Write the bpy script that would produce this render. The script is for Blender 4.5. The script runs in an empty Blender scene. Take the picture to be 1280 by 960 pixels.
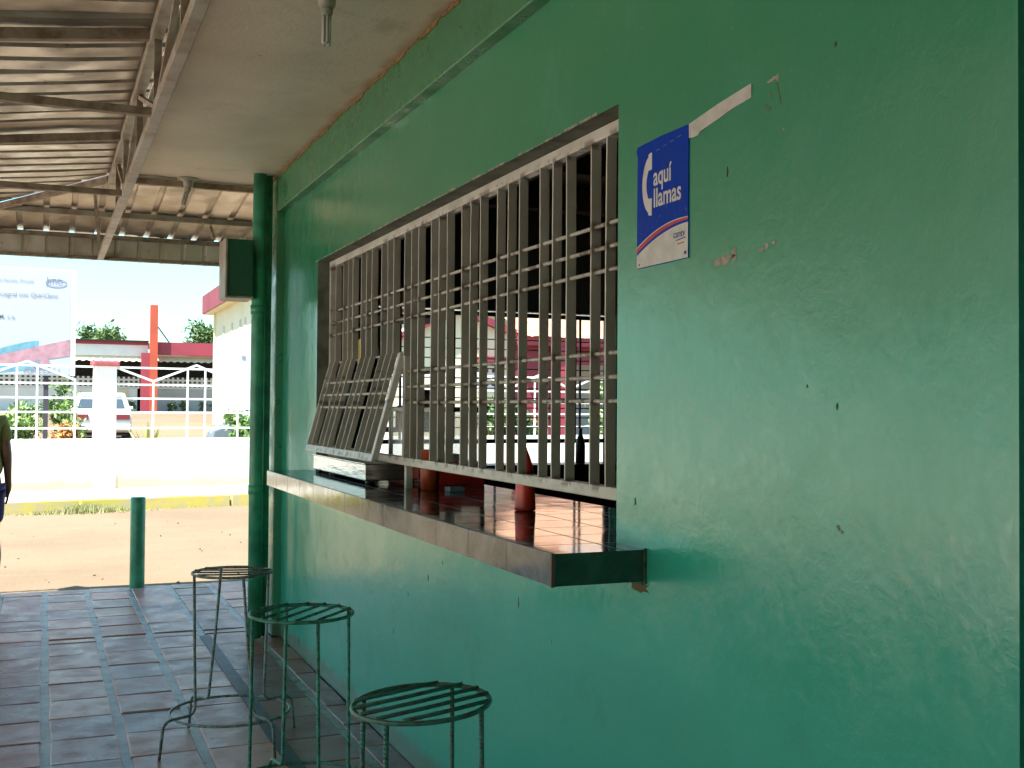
import bpy, bmesh, math, random
from mathutils import Vector, Matrix, Quaternion
R = math.radians
random.seed(7)
sc = bpy.context.scene
col = sc.collection

# ------------------------------------------------------------------ helpers
class MB:
    def __init__(s): s.v = []; s.f = []; s.mi = []; s.cur = 0
    def add(s, vs, fs):
        o = len(s.v); s.v += [tuple(p) for p in vs]
        for f in fs: s.f.append([i + o for i in f]); s.mi.append(s.cur)
        return s
    def mm(s, x0, x1, y0, y1, z0, z1):
        return s.add([(x0,y0,z0),(x1,y0,z0),(x1,y1,z0),(x0,y1,z0),(x0,y0,z1),(x1,y0,z1),(x1,y1,z1),(x0,y1,z1)],
                     [(0,3,2,1),(4,5,6,7),(0,1,5,4),(1,2,6,5),(2,3,7,6),(3,0,4,7)])
    def box(s, c, size, q=None):
        vs = []
        for z in (-1,1):
            for (x,y) in ((-1,-1),(1,-1),(1,1),(-1,1)):
                p = Vector((x*size[0]/2, y*size[1]/2, z*size[2]/2))
                if q: p = q @ p
                vs.append(Vector(c)+p)
        return s.add(vs, [(0,3,2,1),(4,5,6,7),(0,1,5,4),(1,2,6,5),(2,3,7,6),(3,0,4,7)])
    def bar(s, a, b, w, h, up=(0,0,1)):
        a = Vector(a); b = Vector(b); d = (b-a).normalized(); u = Vector(up)
        r = d.cross(u)
        if r.length < 1e-4: r = d.cross(Vector((1,0,0)))
        r.normalize(); u = r.cross(d)
        vs = []
        for p in (a, b):
            for (i,j) in ((-1,-1),(1,-1),(1,1),(-1,1)): vs.append(p + r*(i*w/2) + u*(j*h/2))
        return s.add(vs, [(0,1,2,3),(7,6,5,4),(0,4,5,1),(1,5,6,2),(2,6,7,3),(3,7,4,0)])
    def tube(s, pts, r, n=8, closed=False, caps=True):
        pts = [Vector(p) for p in pts]; m = len(pts)
        rr = r if isinstance(r,(list,tuple)) else [r]*m
        ring = []; u = None
        for i,p in enumerate(pts):
            if closed: d = pts[(i+1)%m]-pts[i-1]
            else: d = pts[min(i+1,m-1)]-pts[max(i-1,0)]
            d.normalize()
            if u is None:
                u = d.cross(Vector((0,0,1)))
                if u.length < 1e-3: u = d.cross(Vector((1,0,0)))
            u = u - d*u.dot(d); u.normalize(); w = d.cross(u)
            ring.append([p + (u*math.cos(2*math.pi*k/n)+w*math.sin(2*math.pi*k/n))*rr[i] for k in range(n)])
        vs = [q for rg in ring for q in rg]; fs = []
        for i in range(m if closed else m-1):
            a = i*n; b = ((i+1)%m)*n
            for k in range(n): fs.append((a+k, a+(k+1)%n, b+(k+1)%n, b+k))
        if not closed and caps:
            fs.append(tuple(reversed(range(n)))); fs.append(tuple((m-1)*n+k for k in range(n)))
        return s.add(vs, fs)
    def lathe(s, c, prof, n=24):
        vs = []; fs = []
        for (r,z) in prof:
            for k in range(n): a = 2*math.pi*k/n; vs.append((c[0]+r*math.cos(a), c[1]+r*math.sin(a), c[2]+z))
        for i in range(len(prof)-1):
            for k in range(n): fs.append((i*n+k, i*n+(k+1)%n, (i+1)*n+(k+1)%n, (i+1)*n+k))
        fs.append(tuple(reversed(range(n)))); fs.append(tuple((len(prof)-1)*n+k for k in range(n)))
        return s.add(vs, fs)
    def prism(s, poly, fn0, fn1):
        n = len(poly); vs = [fn0(p) for p in poly]+[fn1(p) for p in poly]
        fs = [tuple(range(n)), tuple(reversed(range(n,2*n)))]
        fs += [(i, i+n, (i+1)%n+n, (i+1)%n) for i in range(n)]
        return s.add(vs, fs)
    def build(s, name, mat, parent=None, smooth=False, bevel=0, local=False, fix=True):
        me = bpy.data.meshes.new(name)
        off = Vector((0,0,0))
        if parent is not None and not local: off = world_loc(parent)
        me.from_pydata([tuple(Vector(p)-off) for p in s.v], [], s.f)
        for m in (mat if isinstance(mat, list) else [mat]): me.materials.append(m)
        for i,pl in enumerate(me.polygons): pl.material_index = s.mi[i]; pl.use_smooth = smooth
        if fix:
            bm = bmesh.new(); bm.from_mesh(me); bmesh.ops.recalc_face_normals(bm, faces=bm.faces); bm.to_mesh(me); bm.free()
        me.update()
        o = bpy.data.objects.new(name, me); col.objects.link(o); o.parent = parent
        if bevel:
            b = o.modifiers.new('bevel','BEVEL'); b.width = bevel; b.segments = 2; b.limit_method = 'ANGLE'; b.angle_limit = R(40)
        return o
def world_loc(o):
    v = Vector((0,0,0))
    while o is not None: v += Vector(o.location); o = o.parent
    return v
def tag(o, label=None, cat=None, group=None, kind=None):
    if label: o['label'] = label
    if cat: o['category'] = cat
    if group: o['group'] = group
    if kind: o['kind'] = kind
    return o
def thing(name, label, cat, loc=(0,0,0), rz=0, group=None):
    o = bpy.data.objects.new(name, None); col.objects.link(o); o.location = loc; o.rotation_euler = (0,0,rz)
    o.empty_display_size = .1
    return tag(o, label, cat, group)
def copy_tree(o, parent=None):
    c = o.copy(); col.objects.link(c); c.parent = parent
    for ch in [x for x in bpy.data.objects if x.parent == o]: copy_tree(ch, c)
    return c
def text(name, body, size, fn, mat, parent, offset=0.0, align='LEFT', xs=1.0, bold=0):
    cu = bpy.data.curves.new(name,'FONT'); cu.body = body; cu.size = size; cu.offset = offset; cu.align_x = align
    cu.resolution_u = 4
    t = bpy.data.objects.new('tmp', cu); col.objects.link(t)
    bpy.context.view_layer.update()
    dg = bpy.context.evaluated_depsgraph_get()
    me = bpy.data.meshes.new_from_object(t.evaluated_get(dg))
    bpy.data.objects.remove(t)
    off = world_loc(parent)
    for v in me.vertices: v.co = Vector(fn(v.co.x*xs, v.co.y)) - off
    me.materials.clear(); me.materials.append(mat)
    me.name = name
    o = bpy.data.objects.new(name, me); col.objects.link(o); o.parent = parent
    return o

# ------------------------------------------------------------------ node helpers
class S:
    def __init__(s, nt, sock): s.nt = nt; s.s = sock
    def m(s, op, b=None, c=None):
        n = s.nt.nodes.new('ShaderNodeMath'); n.operation = op; s.nt.links.new(s.s, n.inputs[0])
        for i,x in ((1,b),(2,c)):
            if x is None: continue
            if isinstance(x, S): s.nt.links.new(x.s, n.inputs[i])
            else: n.inputs[i].default_value = x
        return S(s.nt, n.outputs[0])
    def __add__(s,b): return s.m('ADD',b)
    def __sub__(s,b): return s.m('SUBTRACT',b)
    def __mul__(s,b): return s.m('MULTIPLY',b)
    def rng(s, a, b, c=0, d=1, smooth=True):
        n = s.nt.nodes.new('ShaderNodeMapRange'); n.inputs[1].default_value=a; n.inputs[2].default_value=b
        n.inputs[3].default_value=c; n.inputs[4].default_value=d; n.interpolation_type = 'SMOOTHSTEP' if smooth else 'LINEAR'
        s.nt.links.new(s.s, n.inputs[0]); return S(s.nt, n.outputs[0])
class Mat:
    def __init__(s, name, color=(.5,.5,.5), rough=.6, metal=0, spec=.5):
        s.m = bpy.data.materials.new(name); s.m.use_nodes = True; s.nt = s.m.node_tree
        s.p = s.nt.nodes['Principled BSDF']; s.set('Base Color', (*color,1)); s.set('Roughness', rough); s.set('Metallic', metal)
        s.set('Specular IOR Level', spec)
        s._pos = None
    def set(s, k, v): s.p.inputs[k].default_value = v
    def link(s, k, v): s.nt.links.new(v.s, s.p.inputs[k])
    def pos(s):
        if s._pos is None: s._pos = s.nt.nodes.new('ShaderNodeNewGeometry').outputs['Position']
        return s._pos
    def obj(s):
        s._pos = s.nt.nodes.new('ShaderNodeTexCoord').outputs['Object']; return s
    def xyz(s):
        n = s.nt.nodes.new('ShaderNodeSeparateXYZ'); s.nt.links.new(s.pos(), n.inputs[0])
        return [S(s.nt, o) for o in n.outputs]
    def vec(s, sx=1, sy=1, sz=1):
        n = s.nt.nodes.new('ShaderNodeMapping'); n.inputs['Scale'].default_value = (sx,sy,sz); s.nt.links.new(s.pos(), n.inputs[0]); return n.outputs[0]
    def noise(s, scale, detail=4, rough=.55, sc3=None, dist=0, off=0):
        n = s.nt.nodes.new('ShaderNodeTexNoise'); n.inputs['Scale'].default_value = scale; n.inputs['Detail'].default_value = detail
        n.inputs['Roughness'].default_value = rough; n.inputs['Distortion'].default_value = dist
        v = s.vec(*(sc3 or (1,1,1)))
        if off: v.node.inputs['Location'].default_value = (off,off*1.7,off*.6)
        s.nt.links.new(v, n.inputs['Vector'])
        return S(s.nt, n.outputs['Fac'])
    def voro(s, scale, sc3=None, feature='F1', out='Distance'):
        n = s.nt.nodes.new('ShaderNodeTexVoronoi'); n.inputs['Scale'].default_value = scale; n.feature = feature
        s.nt.links.new(s.vec(*(sc3 or (1,1,1))), n.inputs['Vector']); return S(s.nt, n.outputs[out])
    def mix(s, fac, a, b):
        n = s.nt.nodes.new('ShaderNodeMix'); n.data_type = 'RGBA'
        def put(i, x):
            if isinstance(x, S): s.nt.links.new(x.s, n.inputs[i])
            elif isinstance(x, tuple): n.inputs[i].default_value = (*x,1) if len(x)==3 else x
            else: n.inputs[i].default_value = x
        put(0, fac); put(6, a); put(7, b)
        return S(s.nt, n.outputs[2])
    def bump(s, h, dist=.01, strength=1, prev=None):
        n = s.nt.nodes.new('ShaderNodeBump'); n.inputs['Distance'].default_value = dist; n.inputs['Strength'].default_value = strength
        s.nt.links.new(h.s, n.inputs['Height'])
        if prev: s.nt.links.new(prev.s, n.inputs['Normal'])
        o = S(s.nt, n.outputs[0]); s.link('Normal', o); return o
    def attr(s, name):
        n = s.nt.nodes.new('ShaderNodeAttribute'); n.attribute_name = name; return S(s.nt, n.outputs['Color'])

def simple(name, c, rough=.6, metal=0, var=.15, scale=6, bump=0, bscale=40, c2=None, spec=.5):
    M = Mat(name, c, rough, metal, spec)
    c2 = c2 or tuple(x*(1-var*2) for x in c)
    n = M.noise(scale, 5).rng(.35,.7)
    M.link('Base Color', M.mix(n, c, c2))
    if bump: M.bump(M.noise(bscale,4), bump)
    return M.m
def flatc(name, c, rough=.6, metal=0): return Mat(name, c, rough, metal).m

# ---- green wall paint
def wall_mat(name, ca, cb, top, stains=True, gloss=.135, bs=1):
    M = Mat(name, ca, gloss)
    x,y,z = M.xyz()
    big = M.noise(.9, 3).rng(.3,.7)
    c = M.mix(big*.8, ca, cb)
    c = M.mix(z.rng(1.1,2.5)*.85, c, top)  # greener, darker top: uneven paint plus the light's tone shift in the colour
    # scuffs, faint blotches, nicks
    dr = M.noise(5, 5, .7, (1,3.2,.12), 0, 9).rng(.60,.74)*z.rng(2.7,.4,.0,.35)
    c = M.mix(dr, c, (.10,.24,.15))
    c = M.mix((M.noise(2.1, 6, .7, None, 0, 11).rng(.55,.72))*.25, c, (.035,.24,.17))
    c = M.mix(M.noise(3.2, 7, .75, (1,1.1,.8)).rng(.52,.75)*.22, c, (.13,.38,.29))
    c = M.mix(M.noise(38, 6, .8, (1,1,.8)).rng(.60,.72)*.32, c, (.22,.50,.38))
    c = M.mix(M.noise(60, 3, .6, (1,1,.5), 0, 3).rng(.76,.80)*.5, c, (.05,.09,.05))
    if stains:
        n = M.noise(9, 5)
        och = (z + n*.05).rng(3.028,3.04)
        c = M.mix(och, c, (.30,.19,.07))
        low = (z - n*.14).rng(.06,-.02)
        c = M.mix(low*.6, c, (.20,.15,.10))
    M.link('Base Color', c)
    rg = M.noise(5, 6, .7).rng(.32,.72, gloss*.6, gloss*1.9)
    M.link('Roughness', rg)
    b1 = M.noise(3.0, 4)
    n1 = M.bump(b1, .009, .5)
    b2 = M.noise(34, 6, .7, (1,1,.6), .6)
    n2 = M.bump(b2, .0009, 1, n1)
    b3 = M.noise(16, 6, .65, (1,1,1.5), .5, 5)*M.noise(2.2,3,.6,None,0,5).rng(.46,.64)
    M.bump(b3, .0014*bs, .8, n2)
    M.set('IOR', 1.72)
    return M.m
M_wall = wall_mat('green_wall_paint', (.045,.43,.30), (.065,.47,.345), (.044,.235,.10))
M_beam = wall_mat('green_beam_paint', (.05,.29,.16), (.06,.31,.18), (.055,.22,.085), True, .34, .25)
M_post = simple('green_post_paint', (.065,.38,.22), .34, 0, .22, 7, .001, 60)
M_boxg = simple('dark_green_enamel', (.02,.10,.05), .3, 0, .1, 5)
M_reveal = simple('bare_reveal_plaster', (.19,.20,.15), .8, 0, .25, 9, .004, 30)
M_ceil = None
def ceil_mat():
    M = Mat('ceiling_plaster', (.4,.37,.3), .75)
    x,y,z = M.xyz()
    c = M.mix(M.noise(1.3,5).rng(.35,.7), (.80,.71,.57), (.68,.59,.46))
    c = M.mix(M.noise(14,4,.6).rng(.68,.76)*.5, c, (.2,.16,.11)); c = M.mix(M.noise(1.7,6,.7,None,.6,5).rng(.54,.68)*.35, c, (.42,.34,.22)); c = M.mix(((x*(1/1.2)).m('FRACT')-.5).m('ABSOLUTE').rng(.006,.002)*.0, c, (.2,.2,.2))
    c = M.mix((x + M.noise(5,4)*.1).rng(1.40,1.46)*.6, c, (.35,.22,.09))
    c = M.mix((y + M.noise(3,4)*.25).rng(8.0,8.2)*.5, c, (.3,.2,.1))
    M.link('Base Color', c); n=M.bump(M.noise(2,3), .012, .6); M.bump(M.noise(60,3), .0015, 1, n); return M.m
M_ceil = ceil_mat()
M_grille = None
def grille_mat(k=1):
    M = Mat('grey_grille_paint' if k==1 else 'shaded_grille_paint', (.6,.58,.52), .38 if k==1 else .55)
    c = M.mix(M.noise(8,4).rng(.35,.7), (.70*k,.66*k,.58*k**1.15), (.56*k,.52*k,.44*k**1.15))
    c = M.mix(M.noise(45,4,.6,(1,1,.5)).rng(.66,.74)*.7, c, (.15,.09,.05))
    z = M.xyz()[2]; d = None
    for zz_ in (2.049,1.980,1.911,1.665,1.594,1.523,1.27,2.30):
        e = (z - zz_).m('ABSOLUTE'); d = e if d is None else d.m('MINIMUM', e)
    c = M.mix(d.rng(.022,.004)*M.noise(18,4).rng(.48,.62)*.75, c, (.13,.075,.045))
    M.link('Base Color', c); M.bump(M.noise(70,3), .0008); return M.m
M_grille = grille_mat(); M_grille_shade = grille_mat(.70)  # darker copy for the bar sides: their shade is put into the colour
M_rust = simple('rusty_beige_steel', (.34,.26,.18), .6, 0, .25, 14, .0015, 60, (.17,.11,.07))
M_chord = simple('cream_painted_steel', (.42,.37,.29), .5, 0, .2, 7, .0006, 90, (.28,.19,.11))
def zinc(name, base=.5):
    M = Mat(name, (.5,.45,.38), .3, .75)
    c = M.mix(M.noise(2.5,5).rng(.35,.7), (base*1.05,base*.93,base*.79), (base*.66,base*.55,base*.43))
    c = M.mix(M.noise(12,5,.7).rng(.62,.74)*.7, c, (.16,.09,.05))
    M.link('Base Color', c); M.link('Roughness', M.noise(6,4).rng(.3,.7,.28,.55)); M.bump(M.noise(5,3), .012, .6); return M.m
M_zinc = zinc('galvanised_sheet', .60)
M_fascia = zinc('weathered_fascia_sheet', .80)
def rebar(name, ca, cb):
    M = Mat(name, ca, .42, .0)
    c = M.mix(M.noise(40,5,.7).rng(.45,.62), ca, cb)
    M.link('Base Color', c)
    w = M.nt.nodes.new('ShaderNodeTexWave'); w.inputs['Scale'].default_value = 28; w.bands_direction = 'Z'; w.inputs['Distortion'].default_value = 2
    M.nt.links.new(M.pos(), w.inputs['Vector'])
    M.bump(S(M.nt, w.outputs['Fac']), .0012); return M.m
M_rebar1 = rebar('worn_dark_rebar', (.30,.34,.32), (.14,.13,.12))
M_rebar2 = rebar('green_painted_rebar', (.08,.32,.23), (.06,.13,.10))
M_rebar3 = rebar('dark_green_rebar', (.06,.21,.155), (.11,.085,.07))
def tiles(name, c1, c2, grout, rough, size, axes=(1,0), off=(0,0), gw=.004):
    M = Mat(name, c1, rough)
    p = M.xyz(); a = p[axes[0]]; b = p[axes[1]]
    def line(q, o): return ((q+o)*(1/size)).m('FRACT').m('SUBTRACT',.5).m('ABSOLUTE').rng(.5-gw/size, .5-gw/size*.4)
    g = line(a, off[0]).m('MAXIMUM', line(b, off[1])) if off[1] is not None else line(a, off[0])
    c = M.mix(M.noise(5,6,.65,None,1).rng(.35,.68), c1, c2)
    c = M.mix(g, c, grout); M.link('Base Color', c)
    M.link('Roughness', M.noise(7,4).rng(.3,.7,rough*.7,rough*1.4)+g*.3)
    n = M.bump(g*-1, .001); M.bump(M.noise(3,2), .004, .35, n)
    return M.m
M_ctop = tiles('dark_glossy_tile', (.018,.022,.028), (.035,.035,.036), (.16,.13,.11), .07, .20, (1,0), (.06,.01))
M_cfront = tiles('marbled_grey_tile', (.15,.17,.17), (.035,.055,.055), (.02,.02,.018), .10, .30, (1,2), (.13,None))
M_cend = tiles('dark_green_tile', (.02,.06,.045), (.05,.09,.07), (.02,.02,.02), .15, .9, (0,2), (.3,None))
M_cunder = simple('counter_underside', (.2,.2,.16), .8)
def paver_mat():
    M = Mat('clay_paver', (.3,.15,.1), .3, 0, .25)
    c = M.attr('tone')
    c = M.mix(M.noise(9,5,.65).rng(.4,.7)*.35, c, (.46,.29,.25))
    c = M.mix(M.noise(30,4).rng(.62,.7)*.5, c, (.07,.06,.06))
    M.link('Base Color', c); M.link('Roughness', M.noise(6,5,.7).rng(.3,.75,.26,.5))
    n = M.bump(M.noise(4,3), .006, .5); M.bump(M.noise(80,4), .0012, 1, n); return M.m
M_paver = paver_mat()
def mortar_mat():
    M = Mat('green_grey_mortar', (.2,.25,.25), .40, 0, .45)
    c = M.mix(M.noise(6,5).rng(.4,.62), (.52,.46,.41), (.36,.30,.26)); c = M.mix(M.noise(5,4,.6,None,0,4).rng(.58,.66)*.85, c, (.10,.08,.06))
    M.link('Base Color', c); M.bump(M.noise(50,4), .003); return M.m
M_mortar = mortar_mat()
def ground_mat():
    M = Mat('pale_dirt', (.5,.38,.25), .95, 0, .2)
    c = M.mix(M.noise(.35,6,.6).rng(.35,.7), (.205,.15,.096), (.17,.12,.076))
    c = M.mix(M.noise(3,6,.7,(.35,1.5,1)).rng(.52,.72)*.5, c, (.22,.16,.11))
    c = M.mix(M.noise(50,3).rng(.66,.7)*.4, c, (.18,.14,.10))
    M.link('Base Color', c); n = M.bump(M.noise(1.2,5), .05, .7); M.bump(M.noise(30,4), .01, 1, n); return M.m
M_ground = ground_mat()
M_white = simple('whitewash', (.80,.79,.76), .8, 0, .04, 1.5, .003, 20)
def boundary_mat():
    M = Mat('grimy_whitewash', (.8,.8,.78), .8)
    z = M.xyz()[2]
    c = M.mix((z - M.noise(3,5)*.35).rng(.26,.04)*.9, (.82,.81,.78), (.50,.38,.24))
    c = M.mix(M.noise(6,5,.7,(1,1,.2)).rng(.62,.75)*.3, c, (.5,.45,.38)); M.link('Base Color', c); return M.m
M_bwall = boundary_mat()
M_fence = simple('white_fence_paint', (.82,.82,.82), .5, 0, .03, 4)
M_cap = simple('pink_cap_paint', (.42,.10,.12), .7, 0, .1, 5)
M_side = simple('dusty_concrete', (.62,.56,.46), .9, 0, .15, 2, .004, 30)
def kerb_mat():
    M = Mat('yellow_kerb_paint', (.75,.55,.06), .7)
    M.link('Base Color', M.mix(M.noise(2.2,6,.7).rng(.46,.62)*.8, (.62,.50,.10), (.50,.42,.27))); return M.m
M_kerb = kerb_mat()
M_maroon = simple('maroon_paint', (.25,.03,.05), .6, 0, .1, 1)
M_pinkred = simple('rose_red_paint', (.34,.045,.07), .6, 0, .08, 1)
M_orange = simple('orange_red_paint', (.50,.085,.04), .6, 0, .08, 1)
M_cream = simple('cream_render', (.74,.67,.48), .85, 0, .05, .6)
M_dark = flatc('dark_opening', (.02,.018,.02), .8)
M_peach = simple('clay_tile_roof', (.50,.27,.16), .85, 0, .1, 3)
M_blockhole = None
def breeze_mat():
    M = Mat('breeze_block', (.7,.7,.68), .85); M.obj()
    p = M.xyz()
    def cell(q,s): return (q*(1/s)).m('FRACT').m('SUBTRACT',.5).m('ABSOLUTE')
    h = (cell(p[0],.24).m('LESS_THAN',.27))*(cell(p[2],.2).m('LESS_THAN',.25))
    M.link('Base Color', M.mix(h, (.66,.66,.64), (.05,.05,.06))); return M.m
M_breeze = breeze_mat()
M_greyw = simple('grey_render', (.50,.49,.47), .85, 0, .1, .8)
M_red = simple('red_plastic', (.92,.06,.035), .3, 0, .08, 20, 0, 40, None)
M_redor = simple('orange_red_plastic', (.55,.08,.02), .4)
M_steel = Mat('stainless_steel', (.62,.60,.57), .22, .9); M_steel.bump(M_steel.noise(4,3,.5,(1,1,6)), .006); M_steel = M_steel.m
M_black = flatc('black_plastic', (.012,.012,.014), .3)
M_ivory = simple('ivory_porcelain', (.42,.38,.30), .4, 0, .1, 20)
M_tube = flatc('frosted_glass_tube', (.62,.60,.55), .25)
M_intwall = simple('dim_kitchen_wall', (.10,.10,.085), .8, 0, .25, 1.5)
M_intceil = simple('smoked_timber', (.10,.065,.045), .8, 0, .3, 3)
M_blackbar = flatc('black_bar_paint', (.02,.018,.018), .5)
def glass(name, c=(.75,.82,.82), alpha=.35):
    M = Mat(name, c, .08); M.set('Alpha', alpha); return M.m
M_glass = glass('case_glass')
M_carglass = flatc('tinted_car_glass', (.05,.07,.09), .08)
M_carwhite = simple('white_car_paint', (.58,.58,.60), .25, 0, .02, 2)
M_carsilver = simple('silver_blue_car_paint', (.20,.25,.29), .25, .3, .03, 2)
M_tyre = flatc('tyre_rubber', (.02,.02,.02), .8)
M_rim = flatc('alloy_rim', (.4,.4,.4), .35, .6)
M_tail = flatc('red_lens', (.20,.03,.04), .2)
M_yellowp = simple('yellow_wrapper', (.75,.55,.05), .5)
M_blackpost = flatc('dark_post_paint', (.06,.05,.06), .6)

# ------------------------------------------------------------------ camera, world, sun
cam = bpy.data.cameras.new('camera'); co = bpy.data.objects.new('camera', cam); col.objects.link(co)
dy = Vector((-586,-26,-1405)).normalized(); dx = Vector((3360,-55,-1405)); dx -= dx.dot(dy)*dy; dx.normalize(); dz = dx.cross(dy)
rot = Matrix((dx, dy, dz))
co.matrix_world = Matrix.Translation((0,0,1.5)) @ rot.to_4x4()
cam.sensor_width = 36; cam.lens = 36*1405/1280; cam.clip_end = 3000; cam.clip_start = .02
sc.camera = co
SUN_EL, sdir = R(66), Vector((-.86,-.51,0)).normalized()   # towards the sun
to_sun = Vector((sdir.x*math.cos(SUN_EL), sdir.y*math.cos(SUN_EL), math.sin(SUN_EL)))
sl = bpy.data.lights.new('sun','SUN'); sl.energy = 16.5; sl.angle = R(.53); sl.color = (1,.96,.89)
so = bpy.data.objects.new('sun', sl); col.objects.link(so); so.rotation_euler = to_sun.to_track_quat('Z','Y').to_euler(); so.location = (0,0,40)
w = bpy.data.worlds.new('World'); sc.world = w; w.use_nodes = True
bg = w.node_tree.nodes['Background']; sky = w.node_tree.nodes.new('ShaderNodeTexSky'); sky.sky_type = 'NISHITA'
sky.sun_disc = False; sky.sun_elevation = SUN_EL; sky.sun_rotation = math.atan2(sdir.x, sdir.y); sky.air_density = 1.2; sky.dust_density = 1.2
tn = w.node_tree.nodes.new('ShaderNodeMix'); tn.data_type='RGBA'; tn.blend_type='MULTIPLY'; tn.inputs[0].default_value=1; tn.inputs[7].default_value=(.63,.94,.94,1)
w.node_tree.links.new(sky.outputs[0], tn.inputs[6]); w.node_tree.links.new(tn.outputs[2], bg.inputs[0]); bg.inputs[1].default_value = .36
sc.view_settings.view_transform = 'Standard'; sc.view_settings.look = 'None'; sc.view_settings.exposure = 0
sc.cycles.use_denoising = True; sc.cycles.max_bounces = 10; sc.cycles.diffuse_bounces = 6; sc.cycles.sample_clamp_indirect = 6
sc.cycles.caustics_reflective = False; sc.cycles.caustics_refractive = False

# ------------------------------------------------------------------ ground, street
TH = math.atan(.155); ct, st_ = math.cos(TH), math.sin(TH); SO = Vector((0,19.3,0))
def sw(a, b, z): return (SO.x + a*ct - b*st_, SO.y + a*st_ + b*ct, z)   # street frame -> world
prof = [(-320,-.03),(-120,-.03),(-40,-.03),(-20,-.03),(-8,-.03),(-2.05,-.03),(.1,-.03),(.3,.14),(5,.2),(17,.45),(30,.85),(41,1.25),(80,2.0),(200,2.4),(600,2.4)]
mb = MB(); A = [-600,-120,-60,-30,-10,0,10,30,60,120,600]
vs = [sw(a,b,z) for (b,z) in prof for a in A]; n = len(A)
mb.add(vs, [(i*n+k, i*n+k+1, (i+1)*n+k+1, (i+1)*n+k) for i in range(len(prof)-1) for k in range(n-1)])
tag(mb.build('ground', M_ground), kind='structure')
mb = MB(); mb.add([sw(a,b,z) for z in (-.05,.145) for (a,b) in ((-60,-1.92),(60,-1.92),(60,.02),(-60,.02))], [(0,1,2,3),(4,5,6,7),(0,1,5,4),(1,2,6,5),(2,3,7,6),(3,0,4,7)])
tag(mb.build('sidewalk', M_side), kind='structure')
for k in range(24):
    a0 = -24+k*2.2
    mb = MB(); mb.add([sw(a,b,z) for z in (-.05,.15+random.uniform(-.006,.006)) for (a,b) in ((a0,-2.1),(a0+2.17,-2.1),(a0+2.17,-1.925),(a0,-1.925))], [(0,1,2,3),(4,5,6,7),(0,1,5,4),(1,2,6,5),(2,3,7,6),(3,0,4,7)])
    if k == 0: allk = mb
    else: allk.add(mb.v, mb.f)
tag(allk.build('kerb', M_kerb, bevel=.012), kind='structure')

mb = MB(); mb.mm(-45,-5.7,-30,9.7,-.05,-.015); mb.mm(-5.7,1.4,-30,-3.05,-.05,-.015)  # unseen pale yard, added to bounce daylight in under the canopy
tag(mb.build('bounce_yard', simple('pale_bounce_ground', (.70,.66,.57), .85, 0, .08, .8, .004, 30)), kind='structure')
# paving: clay pavers in a mortar bed
mb = MB(); mb.mm(-5.6,1.399,-3,9.84,-.06,-.007); mb.mm(1.399,1.4485,-2.8,7.39,-.06,-.007)
mb.mm(1.40,5.2,7.82,9.84,-.06,-.007)
tag(mb.build('paving_bed', M_mortar), kind='structure')
verts=[];faces=[];cols=[]
def paver(x0,x1,y0,y1,c):
    h = random.uniform(-.0015,.0015); b=.005; tx=random.uniform(-.0012,.0012); ty=random.uniform(-.002,.002)
    o=len(verts)
    j=lambda: random.uniform(-.005,.005)
    P=[(x0+j(),y0+j()),(x1+j(),y0+j()),(x1+j(),y1+j()),(x0+j(),y1+j())]
    cx=(x0+x1)/2; cy=(y0+y1)/2
    for (px,py) in P: verts.append((px,py,-.03))
    for (px,py) in P: verts.append((px,py,h-.004))
    for (px,py) in P:
        qx=px+(b if px<cx else -b); qy=py+(b if py<cy else -b); verts.append((qx,qy,h+(tx if px<cx else -tx)+(ty if py<cy else -ty)))
    for k in range(4):
        faces.append((o+k,o+(k+1)%4,o+4+(k+1)%4,o+4+k)); faces.append((o+4+k,o+4+(k+1)%4,o+8+(k+1)%4,o+8+k))
    faces.append((o+8,o+9,o+10,o+11)); cols.extend([c]*9)
def tone():
    t=random.random(); base=[(.70,.27,.19),(.60,.25,.20),(.74,.32,.23),(.52,.25,.21)][random.randrange(4)]
    k=random.uniform(.8,1.2); return tuple(x*k for x in base)
for i in range(-17,16):
    xc = .03 + i*.32
    x0, x1 = xc+.021, xc+.32-.021
    far = x1 > 1.44
    yo = random.uniform(-.04,.04)
    y = 7.84 if far else -2.95
    if not far and x1 > 1.36: x1 = 1.392
    while y < 9.82:
        y1 = min(y+.365, 9.83)
        if y < 7.76 < y1+.12: y1 = 7.755
        tn_ = tone(); tn_ = tuple(v*.55 for v in tn_) if (1.0 < x0 and not far) else tn_  # pavers by the wall darkened: their weaker reflection is put into the tone
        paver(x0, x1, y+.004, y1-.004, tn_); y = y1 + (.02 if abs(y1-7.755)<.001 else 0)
y = -2.8
while y < 7.36:
    y1 = min(y+.365,7.385); paver(1.331,1.446,y+.004,y1-.004,tuple(v*.55 for v in tone())); y = y1  # edge column along the wall, darkened the same way
me = bpy.data.meshes.new('paving'); me.from_pydata(verts,[],faces); me.materials.append(M_paver)
ca = me.color_attributes.new('tone','FLOAT_COLOR','CORNER')
li=0
for fi,f in enumerate(faces):
    for _ in f: ca.data[li].color=(*cols[fi],1); li+=1
o = bpy.data.objects.new('paving', me); col.objects.link(o); tag(o, kind='structure')

mb = MB(); mb.mm(.962,1.030,2.6,7.57,-.02,.0035); tag(mb.build('dark_floor_strip', simple('dark_strip_finish',(.07,.055,.045),.5,0,.3,5,.002,30)), kind='structure')  # flat dark strip laid along the paving, parallel to the wall
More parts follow.
